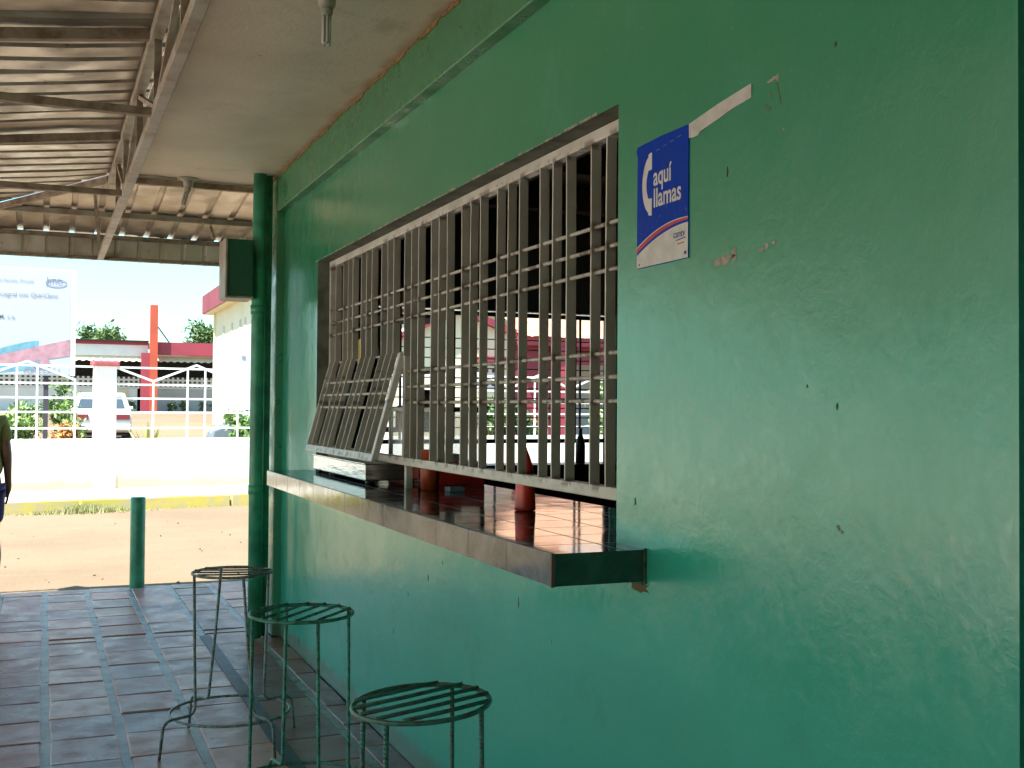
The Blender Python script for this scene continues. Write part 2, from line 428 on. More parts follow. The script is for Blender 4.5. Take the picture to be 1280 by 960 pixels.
# ------------------------------------------------------------------ kiosk building
kiosk = thing('kiosk_building', 'glossy green painted snack kiosk with wide barred serving hatch and flat concrete eave', 'building', (1.45,3,0))
YA, YB, ZT, ZB = 2.73, 6.40, 2.34, 1.05
def facade():
    mb = MB()
    x0,x1 = 1.45,1.65
    mb.mm(x0,x1,YB,7.4,0,2.78); mb.mm(x0,x1,1.49,YA,0,2.78)
    mb.mm(x0,x1,YA,YB,0,ZB); mb.mm(x0,x1,YA,YB,ZT,2.78)
    mb.mm(x0-.007,x1,1.350,1.49,0,2.78)
    mb.mm(x0,x1,1.350-.95,1.350,2.2,2.78); mb.mm(x0,x1,-2.5,.395,0,2.78)
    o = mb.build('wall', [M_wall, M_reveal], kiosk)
    for p in o.data.polygons:
        c = p.center + Vector((1.45,3,0)); nn = p.normal
        if (abs(nn.z)>.9 and abs(c.z-ZT)<.01) or (abs(nn.y)>.9 and (abs(c.y-YA)<.01 or abs(c.y-YB)<.01)): p.material_index = 1
    return o
facade()
mb = MB(); mb.mm(1.40,1.65,-2.5,7.4,2.781,3.019); mb.mm(1.40,1.66,7.4,7.80,0,3.019)
mb.build('beam', M_beam, kiosk, bevel=.006)
# ragged plaster edge over hatch and at ceiling joint
mb = MB()
y = YA
while y < YB:
    l = random.uniform(.03,.12); h = random.uniform(.002,.009)
    if random.random() < .75: mb.mm(1.4485,1.452,y,y+l*.8,ZT-.001,ZT+h)
    y += l
tag(mb.build('plaster_edge', simple('pale_plaster_chip',(.34,.36,.28),.9,0,.3,40), kiosk))
mb = MB(); y = -1
while y < 7.66:
    l = random.uniform(.04,.2); h = random.uniform(.006,.022)
    mb.mm(1.396,1.402,y,y+l,3.0185-h,3.0185); y += l
mb.build('ceiling_joint', simple('ochre_joint_stain',(.36,.22,.08),.9,0,.3,30), kiosk)
mb = MB(); mb.mm(.46,5.1,-2.6,8.15,3.02,3.17); mb.build('eave_slab', M_ceil, kiosk, bevel=.008)
# front (street side) wall and rest of the shell
mb = MB(); X0,X1 = 2.12,3.96
mb.mm(1.66,X0,7.48,7.66,0,3.019); mb.mm(X1,4.9,7.48,7.66,0,3.019); mb.mm(X0,X1,7.48,7.66,0,1.05); mb.mm(X0,X1,7.48,7.66,2.2,3.019)
mb.build('street_wall', M_wall, kiosk)
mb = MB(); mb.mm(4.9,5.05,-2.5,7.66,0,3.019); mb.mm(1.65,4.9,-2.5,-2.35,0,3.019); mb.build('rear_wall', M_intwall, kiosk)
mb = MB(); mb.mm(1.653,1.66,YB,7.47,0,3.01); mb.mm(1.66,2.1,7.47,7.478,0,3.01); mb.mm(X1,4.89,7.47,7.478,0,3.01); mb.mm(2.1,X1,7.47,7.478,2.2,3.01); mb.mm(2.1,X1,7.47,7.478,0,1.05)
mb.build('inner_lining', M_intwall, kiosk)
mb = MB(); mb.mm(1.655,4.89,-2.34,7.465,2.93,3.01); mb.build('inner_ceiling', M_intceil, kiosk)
for k in range(8):
    y = -.8+k*1.05; mb = MB(); mb.mm(1.7,4.88,y,y+.1,2.78,2.93); mb.build('ceiling_joist', M_intceil, kiosk)
mb = MB(); mb.mm(1.655,4.89,-2.34,7.465,-.02,.0); mb.build('inner_floor', simple('kitchen_floor',(.16,.12,.1),.5), kiosk)
mb = MB(); mb.mm(X0-.02,X1+.02,7.30,7.60,1.052,1.10); mb.build('street_sill', simple('dark_sill',(.03,.03,.03),.3), kiosk)
ew = MB(); ew.mm(-4.75,1.39,-3.0,-2.85,0,2.7)  # unseen wall, added to cut the light from behind the seating
EW = ew.build('light_blocking_wall', M_wall); tag(EW, 'unseen green wall added behind the camera to block light', 'wall')
# paint scars
def blob(name, y, z, w, h, mat, x=1.4478, n=14, ang=0, jit=.3):
    pts = []
    for k in range(n):
        a = 2*math.pi*k/n; r = 1+random.uniform(-jit,jit)
        u,v = w/2*math.cos(a)*r, h/2*math.sin(a)*r
        pts.append((u*math.cos(ang)-v*math.sin(ang), u*math.sin(ang)+v*math.cos(ang)))
    mb = MB(); mb.prism(pts, lambda p:(1.4491, y-p[0], z+p[1]), lambda p:(1.4505, y-p[0], z+p[1])); return mb.build(name, mat, kiosk)
M_scar = simple('bare_undercoat', (.46,.42,.34), .8, 0, .25, 60)
M_scar2 = simple('greenish_residue', (.13,.22,.12), .6, 0, .3, 60)
M_nick = flatc('dark_nick', (.02,.05,.03), .7)

# --- bits on the wall. px->world numbers measured once on the plane x=1.447
def chip(y,z,w,h,m,ang=0,jit=.3): return blob('paint_scar', y, z, w, h, m, ang=ang, jit=jit)
WALLPTS = []
# ------------------------------------------------------------------ poster and tape
pos = thing('poster', 'blue telephone notice with white handset, peeling white and red foot, glued to green wall', 'poster', (1.446,2.36,1.871))
PW, PH, PY, PZ = .256, .327, 2.616, 1.871
def pf(x): return lambda u,v: (x, PY-u, PZ+v)
M_pblue = Mat('blue_print', (.012,.05,.33), .45, 0, .08); 
M_pblue.link('Base Color', M_pblue.mix(M_pblue.noise(30,6,.7).rng(.58,.72)*(M_pblue.xyz()[2].rng(2.03,1.95)), (.012,.045,.30), (.10,.17,.45)))
M_pblue.link('Base Color', M_pblue.mix(M_pblue.noise(40,5,.8,None,0,3).rng(.60,.7)*(M_pblue.xyz()[2].rng(2.06,1.93)), (.008,.048,.40), (.16,.26,.58)))
M_pblue.bump(M_pblue.noise(12,3), .004); M_pblue = M_pblue.m
M_pw = simple('white_print', (.70,.68,.64), .5, 0, .08, 30); M_pr = simple('red_print', (.55,.05,.07), .5, 0, .1, 30); M_pn = flatc('navy_print',(.03,.05,.25),.5)
f0 = pf(1.4465); mb = MB()
edge = [(0,.008)]; 
for k in range(1,12): edge.append((random.uniform(-.0012,.0012), PH*k/12))
outline = [(0,0),(PW*.5,-.001),(PW,0)]+[(PW+random.uniform(-.0006,.0006), PH*k/8) for k in range(1,8)]+[(PW,PH),(PW*.5,PH+.001),(0,PH-.004),(-.006,PH-.016),(.002,PH-.03)]+[(random.uniform(-.001,.001), PH*k/10) for k in range(8,0,-1)]
mb.prism(outline, lambda p:f0(*p), lambda p:pf(1.4495)(*p)); mb.build('sheet', M_pblue, pos)
def flatpoly(name, pts, x, mat, par): 
    mb = MB(); mb.add([pf(x)(*p) for p in pts], [tuple(range(len(pts)))]); return mb.build(name, mat, par, fix=False)
def arc(v0, v1, bul, n=16): return [(PW*k/n, v0+(v1-v0)*k/n+bul*4*(k/n)*(1-k/n)) for k in range(n+1)]
foot = flatpoly('white_foot', [(.0008,.0008),(PW-.0008,.0008)]+list(reversed(arc(.034,.088,.014))), 1.4462, M_pw, pos)
a1 = arc(.040,.094,.015); a2 = arc(.052,.099,.016)
flatpoly('red_arc', a1+list(reversed(a2)), 1.4460, M_pr, pos)
a1 = arc(.0525,.0995,.016); a2 = arc(.0555,.1015,.0165)
flatpoly('white_arc', a1+list(reversed(a2)), 1.4460, M_pw, pos)
# handset
def arcs(cx,cy,rx,ry,a0,a1,n): return [(cx+rx*math.cos(R(a0+(a1-a0)*k/n)), cy+ry*math.sin(R(a0+(a1-a0)*k/n))) for k in range(n+1)]
hs = arcs(.078,.213,.050,.078,100,260,20)+list(reversed(arcs(.082,.213,.032,.048,118,242,14)))
hs = [(x*1.0,y) for x,y in hs]
flatpoly('handset_print', hs, 1.4460, M_pw, pos)
flatpoly('handset_print', [(.060,.250),(.078,.250),(.078,.2945),(.070,.2945),(.060,.292)], 1.4461, M_pw, pos)
flatpoly('handset_print', [(.060,.176),(.078,.176),(.078,.131),(.070,.131),(.060,.134)], 1.4461, M_pw, pos)
text('lettering', 'aquí', .068, lambda x,y: pf(1.4459)(.086+x, .206+y), M_pw, pos, .0013, xs=.80)
text('lettering', 'llamas', .068, lambda x,y: pf(1.4459)(.086+x, .150+y), M_pw, pos, .0013, xs=.83)
text('lettering', 'cantv', .026, lambda x,y: pf(1.4458)(.186+x+y*.2, .056+y), M_pn, pos, .0004)
flatpoly('logo_stroke', [(.200,.050),(.246,.053),(.246,.050),(.200,.0475)], 1.4458, M_pn, pos)
flatpoly('logo_stroke', [(.206,.040),(.238,.042),(.238,.039),(.206,.0375)], 1.4458, M_pr, pos)
flatpoly('print_mark', [(.238,.010),(.250,.010),(.250,.018),(.238,.018)], 1.4458, M_pn, pos)
flatpoly('print_mark', [(.010,.006),(.018,.006),(.018,.012),(.010,.012)], 1.4458, M_pr, pos)
for k in range(4): flatpoly('wear_streak', [(.098+k*.035,.293+k*.004),(.118+k*.035,.294+k*.004),(.116+k*.035,.297+k*.004),(.1+k*.035,.295+k*.004)], 1.4458, simple('wear_print',(.12,.17,.38),.6), pos)
tp = [(PW,.293),(PW,.327),(PW+.13,.345),(PW+.262,.358),(PW+.262,.326),(PW+.20,.321),(PW+.12,.308),(PW+.05,.298),(PW+.045,.291),(PW+.02,.290)]
mb = MB(); mb.prism(tp, lambda p:pf(1.4472)(*p), lambda p:pf(1.4496)(*p))
tag(mb.build('tape_strip', simple('dirty_white_tape',(.62,.58,.53),.6,0,.12,25)), 'dirty white tape strip running from poster corner up along green wall', 'tape')

# ------------------------------------------------------------------ counter
ctr = thing('counter_shelf', 'dark glossy tiled serving counter jutting from the green wall under the barred hatch', 'counter', (1.19,4.5,1.05))
mb = MB(); mb.mm(1.19,1.449,2.575,6.46,1.055,1.120); mb.mm(1.449,1.95,YA+.002,YB-.002,1.051,1.120); mb.build('core', M_cunder, ctr)
mb = MB(); mb.mm(1.186,1.449,2.571,6.464,1.1205,1.135); mb.mm(1.449,1.95,YA+.002,YB-.002,1.1205,1.135); mb.build('tile_top', M_ctop, ctr)
mb = MB(); mb.mm(1.183,1.1895,2.575,6.46,1.053,1.1345); mb.build('tile_front', M_cfront, ctr)
mb = MB(); mb.mm(1.1905,1.449,2.568,2.5745,1.053,1.1345); mb.build('tile_end', M_cend, ctr)
mb = MB(); mb.mm(1.180,1.1905,2.565,2.5745,1.052,1.136); mb.build('edge_trim', simple('rusty_trim',(.16,.07,.05),.5), ctr)
mb = MB(); mb.mm(1.4425,1.4495,2.560,2.5675,1.047,1.139); mb.mm(1.4405,1.4495,2.5678,2.9,1.045,1.0525); mb.build('mortar_fillet', simple('mouldy_mortar',(.05,.14,.08),.8,0,.3,60,.002,80), ctr)
blob('stain', 2.60, 1.035, .10, .035, simple('rust_stain',(.14,.12,.05),.8), jit=.4)

# ------------------------------------------------------------------ grille
GX = 1.52
gr = thing('window_grille', 'pale grey steel security grille of vertical flat bars closing the serving hatch', 'window grille', (GX,4.6,1.135))
mb = MB(); y0,y1,z0,z1 = 2.765,6.395,1.237,2.337
mb.mm(GX-.003,GX+.035,y0,y1,z1-.037,z1); mb.mm(GX-.003,GX+.035,y0,y1,z0,z0+.037)
mb.mm(GX-.003,GX+.035,6.365,6.394,z0+.037,z1-.037); mb.mm(GX-.003,GX+.035,y0,y0+.03,z0+.037,z1-.037)
mb.build('frame', M_grille, gr, bevel=.003)
ys = []
g = 3.21-.38*1
while g < 6.4:
    for k in (0,.103,.206):
        if 2.84 < g+k < 6.34: ys.append(g+k)
    g += .38
FY = 4.95
for y in ys:
    lo = z0+.0372 if y < FY+.0 else 1.757
    mb = MB(); d_ = random.uniform(-.006,.006); e_ = random.uniform(-.005,.005); n_ = 5
    for i_ in range(n_+1):
        t_ = i_/n_; zz_ = lo+(z1-.0375-lo)*t_; yy_ = y+d_*math.sin(math.pi*t_)+e_*t_*(1-t_)
        mb.v += [(GX,yy_-.0035,zz_),(GX+.032,yy_-.0035+d_*.3,zz_),(GX+.032,yy_+.0035+d_*.3,zz_),(GX,yy_+.0035,zz_)]
    for i_ in range(n_):
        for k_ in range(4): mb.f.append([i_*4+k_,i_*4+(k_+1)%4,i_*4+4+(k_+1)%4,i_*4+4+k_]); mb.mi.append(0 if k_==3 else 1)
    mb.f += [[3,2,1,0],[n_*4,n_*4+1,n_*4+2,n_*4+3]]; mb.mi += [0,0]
    mb.build('bar', [M_grille, M_grille_shade], gr)
mb = MB(); mb.mm(GX+.022,GX+.031,FY,6.364,1.7475,1.7565); mb.build('hinge_rail', M_grille, gr, bevel=.002)
for z in (2.049,1.980,1.911):
    mb = MB(); mb.tube([(GX+.016,y0+.03,z),(GX+.016,6.36,z)], .0065, 8); mb.build('cross_rod', M_grille, gr, smooth=True)
for z in (1.665,1.594,1.523):
    mb = MB(); mb.tube([(GX+.016,y0+.03,z),(GX+.016,FY,z)], .0065, 8); mb.build('cross_rod', M_grille, gr, smooth=True)
mb = MB(); mb.mm(GX,GX+.03,FY-.03,FY,z0+.037,1.735); mb.build('flap_stop', M_grille, gr)
mb = MB(); mb.mm(GX,GX+.03,4.88,4.91,1.135,z0-.0005); mb.build('support_foot', M_grille, gr)
mb = MB(); mb.mm(GX,GX+.03,2.80,2.83,1.135,z0-.0005); mb.build('support_foot', M_grille, gr)
mb = MB(); mb.mm(GX,GX+.03,6.34,6.37,1.135,z0-.0005); mb.build('support_foot', M_grille, gr)
# flap hinged at z 1.735, swung outwards
FL = MB(); ang = math.asin(.135/.519); FLn = .519; hz = 1.755; hx = GX-.004
def fp(t, off=0):
    return (hx - t*math.sin(ang) - off*math.cos(ang), hz - t*math.cos(ang) + off*math.sin(ang)*-1)
def fbar(mb, ya, yb, t0, t1, th0, th1):
    vs=[]
    for y in (ya,yb):
        for (t,o_) in ((t0,th0),(t1,th0),(t1,th1),(t0,th1)):
            x,z = fp(t,o_); vs.append((x,y,z))
    mb.add(vs, [(0,1,2,3),(7,6,5,4),(0,4,5,1),(1,5,6,2),(2,6,7,3),(3,7,4,0)])
mb = MB(); fbar(mb,FY+.012,6.36,FLn-.036,FLn,-.031,.003); fbar(mb,FY+.012,FY+.05,.001,FLn-.0365,-.031,.003); fbar(mb,6.348,6.36,.001,FLn-.0365,-.031,.003)
flap = mb.build('flap', M_grille, gr, bevel=.002)
fo = [x for x in ys if FY+.06 < x < 6.32]
for y in fo:
    mb = MB(); fbar(mb,y-.0035,y+.0035,.001,FLn-.0365,-.030,.001)
    mb.v = [tuple(Vector(p)-Vector((0,0,0))) for p in mb.v]
    mb.build('flap_bar', M_grille, flap) if False else None
    o = mb.build('flap_bar', [M_grille, M_grille_shade], gr); o.parent = flap
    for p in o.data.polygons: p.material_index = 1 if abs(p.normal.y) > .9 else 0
for t in (.13,.20,.27):
    x,z = fp(t,-.015); mb = MB(); mb.tube([(x,FY+.05,z),(x,6.33,z)], .0065, 8); o = mb.build('flap_rod', M_grille, gr, smooth=True); o.parent = flap

# street side dark grille
dg = thing('street_grille', 'thin black bar grille in the far hatch, seen dark against daylight through the kiosk', 'window grille', (3.0,7.57,1.10))
mb = MB(); mb.mm(X0+.01,X1-.01,7.56,7.59,1.245,1.275); mb.mm(X0+.01,X1-.01,7.56,7.59,2.165,2.195); mb.mm(X0+.01,X0+.04,7.56,7.59,1.10,2.165); mb.mm(X1-.05,X1-.01,7.56,7.59,1.10,2.165); mb.build('frame', M_blackbar, dg)
for x in (2.30,2.66,2.70,3.02,3.66,3.70):
    mb = MB(); mb.mm(x,x+.014,7.565,7.58,1.276,2.164); mb.build('upright', M_blackbar, dg)
for k in range(10):
    z = 1.36+k*.071; mb = MB(); mb.tube([(X0+.04,7.583,z),(X1-.05,7.583,z)], .0045, 6); mb.build('cross_rod', M_blackbar, dg)

# ------------------------------------------------------------------ things on the counter
mb = MB()
bt = thing('sauce_bottle', 'red plastic squeeze bottle with ragged cone nozzle standing on dark tiled counter', 'bottle', (1.592,3.69,1.1352))
mb.lathe((1.592,3.69,1.1352),[(.026,0),(.0375,.002),(.038,.012),(.037,.03),(.0355,.06),(.034,.10),(.0335,.122),(.030,.128)],28); mb.build('body', M_red, bt, smooth=True)
mb = MB(); mb.lathe((1.592,3.69,1.2635),[(.031,0),(.031,.014),(.0285,.020),(.0255,.038),(.0215,.050),(.0150,.070),(.0095,.082),(.004,.098),(.002,.102)],20); o=mb.build('nozzle', M_red, bt, smooth=True)
cup = thing('sauce_cup', 'orange red plastic cup beside the grille foot on the dark counter', 'cup', (1.585,4.74,1.1352))
mb = MB(); mb.lathe((1.585,4.74,1.1352),[(.036,0),(.040,.004),(.044,.10),(.046,.17),(.048,.172),(.048,.178),(.041,.178),(.040,.17),(.034,.01)],24); mb.build('body', M_redor, cup, smooth=True)
bx = thing('steel_griddle', 'long low stainless steel griddle on short feet beneath the swung out flap', 'griddle', (1.54,5.7,1.1352))
mb = MB(); mb.mm(1.405,1.67,5.16,6.26,1.152,1.231); mb.build('body', M_steel, bx, bevel=.005)
mb = MB(); mb.mm(1.40,1.675,5.155,6.265,1.2315,1.2345); mb.build('top_plate', M_steel, bx)
for (x,y) in ((1.43,5.20),(1.43,6.22),(1.645,5.20),(1.645,6.22)):
    mb = MB(); mb.lathe((x,y,1.1352),[(.012,0),(.014,.003),(.012,.0165)],12); mb.build('foot', M_black, bx)
dc = thing('food_display_case', 'small glass food display case with red base behind the swung out flap', 'display case', (1.75,5.35,1.1352))
mb = MB(); mb.mm(1.69,1.94,4.98,5.75,1.1354,1.245); mb.build('base', M_red, dc, bevel=.004)
mb = MB()
for (x,y) in ((1.69,4.98),(1.92,4.98),(1.69,5.73),(1.92,5.73)): mb.mm(x,x+.02,y,y+.02,1.2455,1.48)
mb.mm(1.685,1.945,4.975,5.755,1.4805,1.50); mb.build('frame', M_steel, dc)
mb = MB(); mb.mm(1.6965,1.7005,5.0,5.73,1.2455,1.48); mb.mm(1.71,1.92,4.985,4.989,1.2455,1.48); mb.build('glass', M_glass, dc)
mb = MB()
for k in range(5): mb.lathe((1.81,5.08+k*.14,1.2455),[(.03,0),(.05,.012),(.045,.03),(.02,.036)],12)
mb.build('pastries', simple('fried_dough',(.5,.28,.08),.7), dc, smooth=True)
mb = MB(); mb.mm(1.63,1.70,4.60,4.67,1.1354,1.155); tag(mb.build('napkin_pack', simple('pale_blue_paper',(.35,.42,.52),.6), bevel=.003), 'small pale blue paper pack lying on counter beyond the red cup', 'packet')
cb = thing('soda_bottle', 'dark soda bottle silhouetted on the street side sill', 'bottle', (3.62,7.38,1.1005))
mb = MB(); mb.lathe((3.62,7.38,1.1005),[(.03,0),(.036,.006),(.036,.13),(.030,.17),(.014,.215),(.0125,.24)],20); mb.build('body', M_black, cb, smooth=True)
mb = MB(); mb.lathe((3.62,7.38,1.341),[(.015,0),(.015,.018),(.012,.02)],14); mb.build('cap', M_red, cb)
# kitchen shelf, sacks and hood inside
sh = thing('kitchen_shelf', 'dark steel kitchen rack standing inside the kiosk behind the left of the hatch', 'shelf', (2.1,6.8,0))
for (x,y) in ((1.80,6.55),(2.30,6.55),(1.80,7.1),(2.30,7.1)):
    mb = MB(); mb.mm(x,x+.03,y,y+.03,0,2.4); mb.build('upright', M_blackbar, sh)
for z in (.4,.9,1.35,1.72,2.05): mb = MB(); mb.mm(1.80,2.33,6.55,7.13,z,z+.02); mb.build('shelf_board', M_intceil, sh)
for k,(x,y,z,h,m) in enumerate(((1.9,6.7,1.371,.2,M_ivory),(2.05,6.65,1.371,.14,M_redor),(2.2,6.7,1.371,.24,M_steel),(1.9,6.7,1.741,.16,M_steel),(2.12,6.66,1.741,.2,M_ivory),(2.0,6.7,2.071,.2,M_redor))):
    mb = MB(); mb.lathe((x,y,z),[(.045,0),(.05,.005),(.05,h*.8),(.04,h*.9),(.04,h)],16)
    tag(mb.build('storage_jar', m, smooth=True), ['pale storage jar on the middle shelf of the kitchen rack','red storage jar on the middle shelf between pale and steel jars','tall steel jar on the middle shelf of the kitchen rack','steel jar on the fourth shelf of the kitchen rack','pale jar on the fourth shelf of the kitchen rack','red jar on the top shelf of the kitchen rack'][k], 'jar')
yb = MB(); yb.add([(1.60,5.90,1.62),(1.60,6.02,1.60),(1.585,6.03,1.86),(1.59,5.92,1.88),(1.62,5.95,1.75)], [(0,1,2,3),(0,4,3),(1,2,4),(0,1,4),(2,3,4)])
tag(yb.build('hanging_bag', M_yellowp), 'yellow snack bag hanging just behind the upper left bars', 'bag')
hd = thing('extractor_hood', 'brown extractor hood under the kitchen ceiling inside the kiosk', 'hood', (3.9,4.5,2.0))
mb = MB(); mb.add([(3.4,3.2,2.2),(4.85,3.2,2.2),(4.85,5.4,2.2),(3.4,5.4,2.2),(4.0,3.8,2.75),(4.8,3.8,2.75),(4.8,4.9,2.75),(4.0,4.9,2.75)],[(0,3,2,1),(4,5,6,7),(0,1,5,4),(1,2,6,5),(2,3,7,6),(3,0,4,7)]); mb.build('canopy_shell', simple('brown_enamel',(.14,.09,.06),.4), hd)
mb = MB(); mb.mm(4.2,4.6,4.15,4.55,2.751,2.929); mb.build('duct', M_intceil, hd)

# ------------------------------------------------------------------ pipe and box
pp = thing('drain_pipe', 'green painted drain pipe running down the kiosk corner to the paving', 'pipe', (1.32,7.40,0))
mb = MB(); mb.tube([(1.285,7.40,0.0),(1.282,7.40,1.0),(1.284,7.40,2.0),(1.290,7.405,3.018)], .043, 20); mb.build('pipe', M_post, pp, smooth=True)
for (cx_,z_) in ((1.282,.93),(1.284,2.10)):
    mb = MB(); mb.tube([(cx_,7.40,z_),(cx_,7.40,z_+.06)], .048, 20); mb.build('collar', M_post, pp, smooth=True)
mb = MB(); mb.tube([(1.356,7.45,0),(1.354,7.45,1.2),(1.358,7.45,3.018)], .024, 14); mb.build('conduit', M_post, pp, smooth=True)
bx2 = thing('junction_box', 'dark green metal junction box beside the drain pipe below the eave', 'box', (1.18,7.4,2.2))
mb = MB(); mb.mm(1.07,1.236,7.30,7.56,2.205,2.57); mb.build('body', M_boxg, bx2, bevel=.005)
mb = MB(); mb.mm(1.058,1.0695,7.29,7.57,2.20,2.575); mb.build('side_plate', M_chord, bx2)
mb = MB(); mb.mm(1.06,1.237,7.30,7.56,2.192,2.2045); mb.build('base_plate', M_chord, bx2)
mb = MB(); mb.mm(1.088,1.222,7.2955,7.2995,2.23,2.545); mb.build('door', M_boxg, bx2)

# ------------------------------------------------------------------ canopy
cn = thing('canopy', 'rusty corrugated metal canopy on steel truss and ties roofing the paved area', 'canopy', (-2,4,2.6))
S1, S2, HY, FYY, XL, YN = .13, .10, 7.80, 9.45, -4.9, -3.0
zl = lambda x: 3.03 - S1*(.44-x)
zf = lambda y: 3.02 - S2*(y-HY)
hipx = lambda y: .4595 - (S2*(y-HY)-.0+.01)/S1 if y > HY else .4595
def ribprof(a0, a1, per=.19, rib=.04, h=.022, lo=.010):
    out = []; a = a0
    while a < a1:
        out += [(a,0),(a+per-rib-lo*2,0),(a+per-rib-lo,h),(a+per-lo,h)]
        a += per
    out.append((a,0)); return out
mb = MB(); pr = [p for p in ribprof(YN,FYY) if p[0] <= FYY+.02]; NX = 14
for i in range(len(pr)-1):
    for k in range(NX):
        def P(j,kk):
            y,h = pr[j]; y=min(y,FYY); xr = hipx(y); x = XL + (xr-XL)*kk/NX
            sag = .006*math.sin(x*5+int(y/.76)*1.7)+.004*math.sin(y*3.1)
            return (x,y,zl(x)+h+sag)
        mb.add([P(i,k),P(i+1,k),P(i+1,k+1),P(i,k+1)],[(0,1,2,3)])
mb.build('side_sheet', M_zinc, cn, fix=False)
mb = MB(); pr = [p for p in ribprof(-.9,5.1,.185,.03,.017,.008)]
for i in range(len(pr)-1):
    for k in range(6):
        def P(j,kk):
            x,h = pr[j]
            ys_ = 8.0 if x > .44 else HY + (.44-x)*S1/S2
            ys_ = min(ys_, FYY-.001); y = ys_ + (FYY+.03-ys_)*kk/6
            return (x,y,zf(y)+h+.003*math.sin(x*4+y*2))
        mb.add([P(i,k),P(i+1,k),P(i+1,k+1),P(i,k+1)],[(0,1,2,3)])
mb.build('front_sheet', M_zinc, cn, fix=False)
# fascia: ribbed sheet
mb = MB(); pr = ribprof(-4.9,5.1,.17,.02,.014,.008)
for i in range(len(pr)-1):
    (xa,ha),(xb,hb) = pr[i],pr[i+1]
    tz = lambda x: (zf(FYY) if x > -.87 else zl(x)) - .003
    j = .0; mb.add([(xa,FYY+ha,tz(xa)-.205),(xb,FYY+hb,tz(xb)-.205),(xb,FYY+hb,tz(xb)),(xa,FYY+ha,tz(xa))],[(0,1,2,3)])
mb.build('front_fascia', M_fascia, cn, fix=False)
mb = MB(); pr = ribprof(YN,FYY,.17,.02,.014,.008)
for i in range(len(pr)-1):
    (ya,ha),(yb_,hb) = pr[i],pr[i+1]; tz = zl(XL)-.003
    mb.add([(XL-ha,ya,tz-.2),(XL-hb,yb_,tz-.2),(XL-hb,yb_,tz),(XL-ha,ya,tz)],[(0,1,2,3)])
mb.build('side_fascia', M_fascia, cn, fix=False)
# main truss along the slab edge
TX, TZ0, TZ1 = .400, 2.665, 2.985
mb = MB(); mb.mm(TX-.022,TX+.022,-2.9,9.41,TZ0-.02,TZ0+.02)
truss = mb.build('truss', M_chord, cn, bevel=.003)
def sub(mb, name, mat, **k):
    o = mb.build(name, mat, cn, **k); o.parent = truss; return o
mb = MB(); mb.mm(TX-.028,TX+.02,-2.9,7.86,TZ1-.03,TZ1+.015); sub(mb,'top_chord',M_chord,bevel=.003)
yy = [1.0,2.0,2.8,3.7,4.65,5.55,6.5,7.2]
for i,y in enumerate(yy):
    mb = MB(); mb.mm(TX-.014,TX+.014,y-.014,y+.014,TZ0+.02,TZ1-.03); sub(mb,'strut',M_rust)
    if i+1 < len(yy):
        a,b = (y+.015,yy[i+1]-.015) if i%2==0 else (yy[i+1]-.015,y+.015)
        mb = MB(); mb.bar((TX,a,TZ0+.022),(TX,b,TZ1-.034),.02,.02); sub(mb,'diagonal',M_chord)
for y in (-.9,.95,2.8,4.65,6.5):
    mb = MB(); mb.mm(XL+.05,TX-.023,y-.02,y+.02,TZ0-.018,TZ0+.014); mb.build('tie', M_rust, cn, bevel=.002)
    mb = MB(); 
    mb.bar((XL+.05,y+.06,zl(XL+.05)-.03),(TX-.03,y+.06,zl(TX-.03)-.03),.04,.045); mb.build('rafter', M_rust, cn, bevel=.002)
    for x in (-1.0,-2.2,-3.4):
        if zl(x)-.05 > TZ0+.05: mb = MB(); mb.mm(x-.012,x+.012,y-.012,y+.012,TZ0+.0145,zl(x)-.052); mb.build('strut', M_rust, cn)
for (y,m) in ((7.83,M_rust),(8.75,M_chord)):
    mb = MB(); mb.mm(-.6 if y>8 else TX+.03,5.0,y-.02,y+.02,zf(y)-.045,zf(y)-.004); mb.build('purlin', m, cn, bevel=.002)
mb = MB(); mb.mm(-.85,5.0,FYY-.035,FYY-.003,TZ0-.015,TZ0+.01); mb.build('fascia_rail', M_rust, cn)
mb = MB(); mb.mm(-.85,5.0,FYY-.035,FYY-.005,zf(FYY)-.04,zf(FYY)-.008); mb.build('fascia_rail', M_rust, cn)
mb = MB(); mb.bar((XL+.05,YN+.05,zl(XL)-.05),(XL+.05,FYY-.05,zl(XL)-.05),.05,.06); mb.build('edge_beam', M_rust, cn)
mb = MB(); mb.bar((TX-.02,7.86,zl(TX)-.03),(-.85,9.40,zf(9.4)-.03),.035,.04); mb.build('hip_rafter', M_rust, cn)
mb = MB(); mb.bar((.47,7.78,3.075),(-.93,9.50,2.905),.22,.004); mb.build('hip_cap', M_zinc, cn)
mb = MB(); mb.bar((1.16,8.80,zf(8.8)-.05),(1.02,7.56,2.60),.02,.02); mb.build('brace', M_chord, cn)
mb = MB(); mb.bar((.30,8.1,2.96),(.36,8.75,2.70),.02,.02); mb.build('brace', M_rust, cn)
for y in (-2.6,3.0,8.9): mb = MB(); mb.mm(XL+.02,XL+.09,y,y+.07,0,zl(XL)-.08); mb.build('post', M_post, cn)

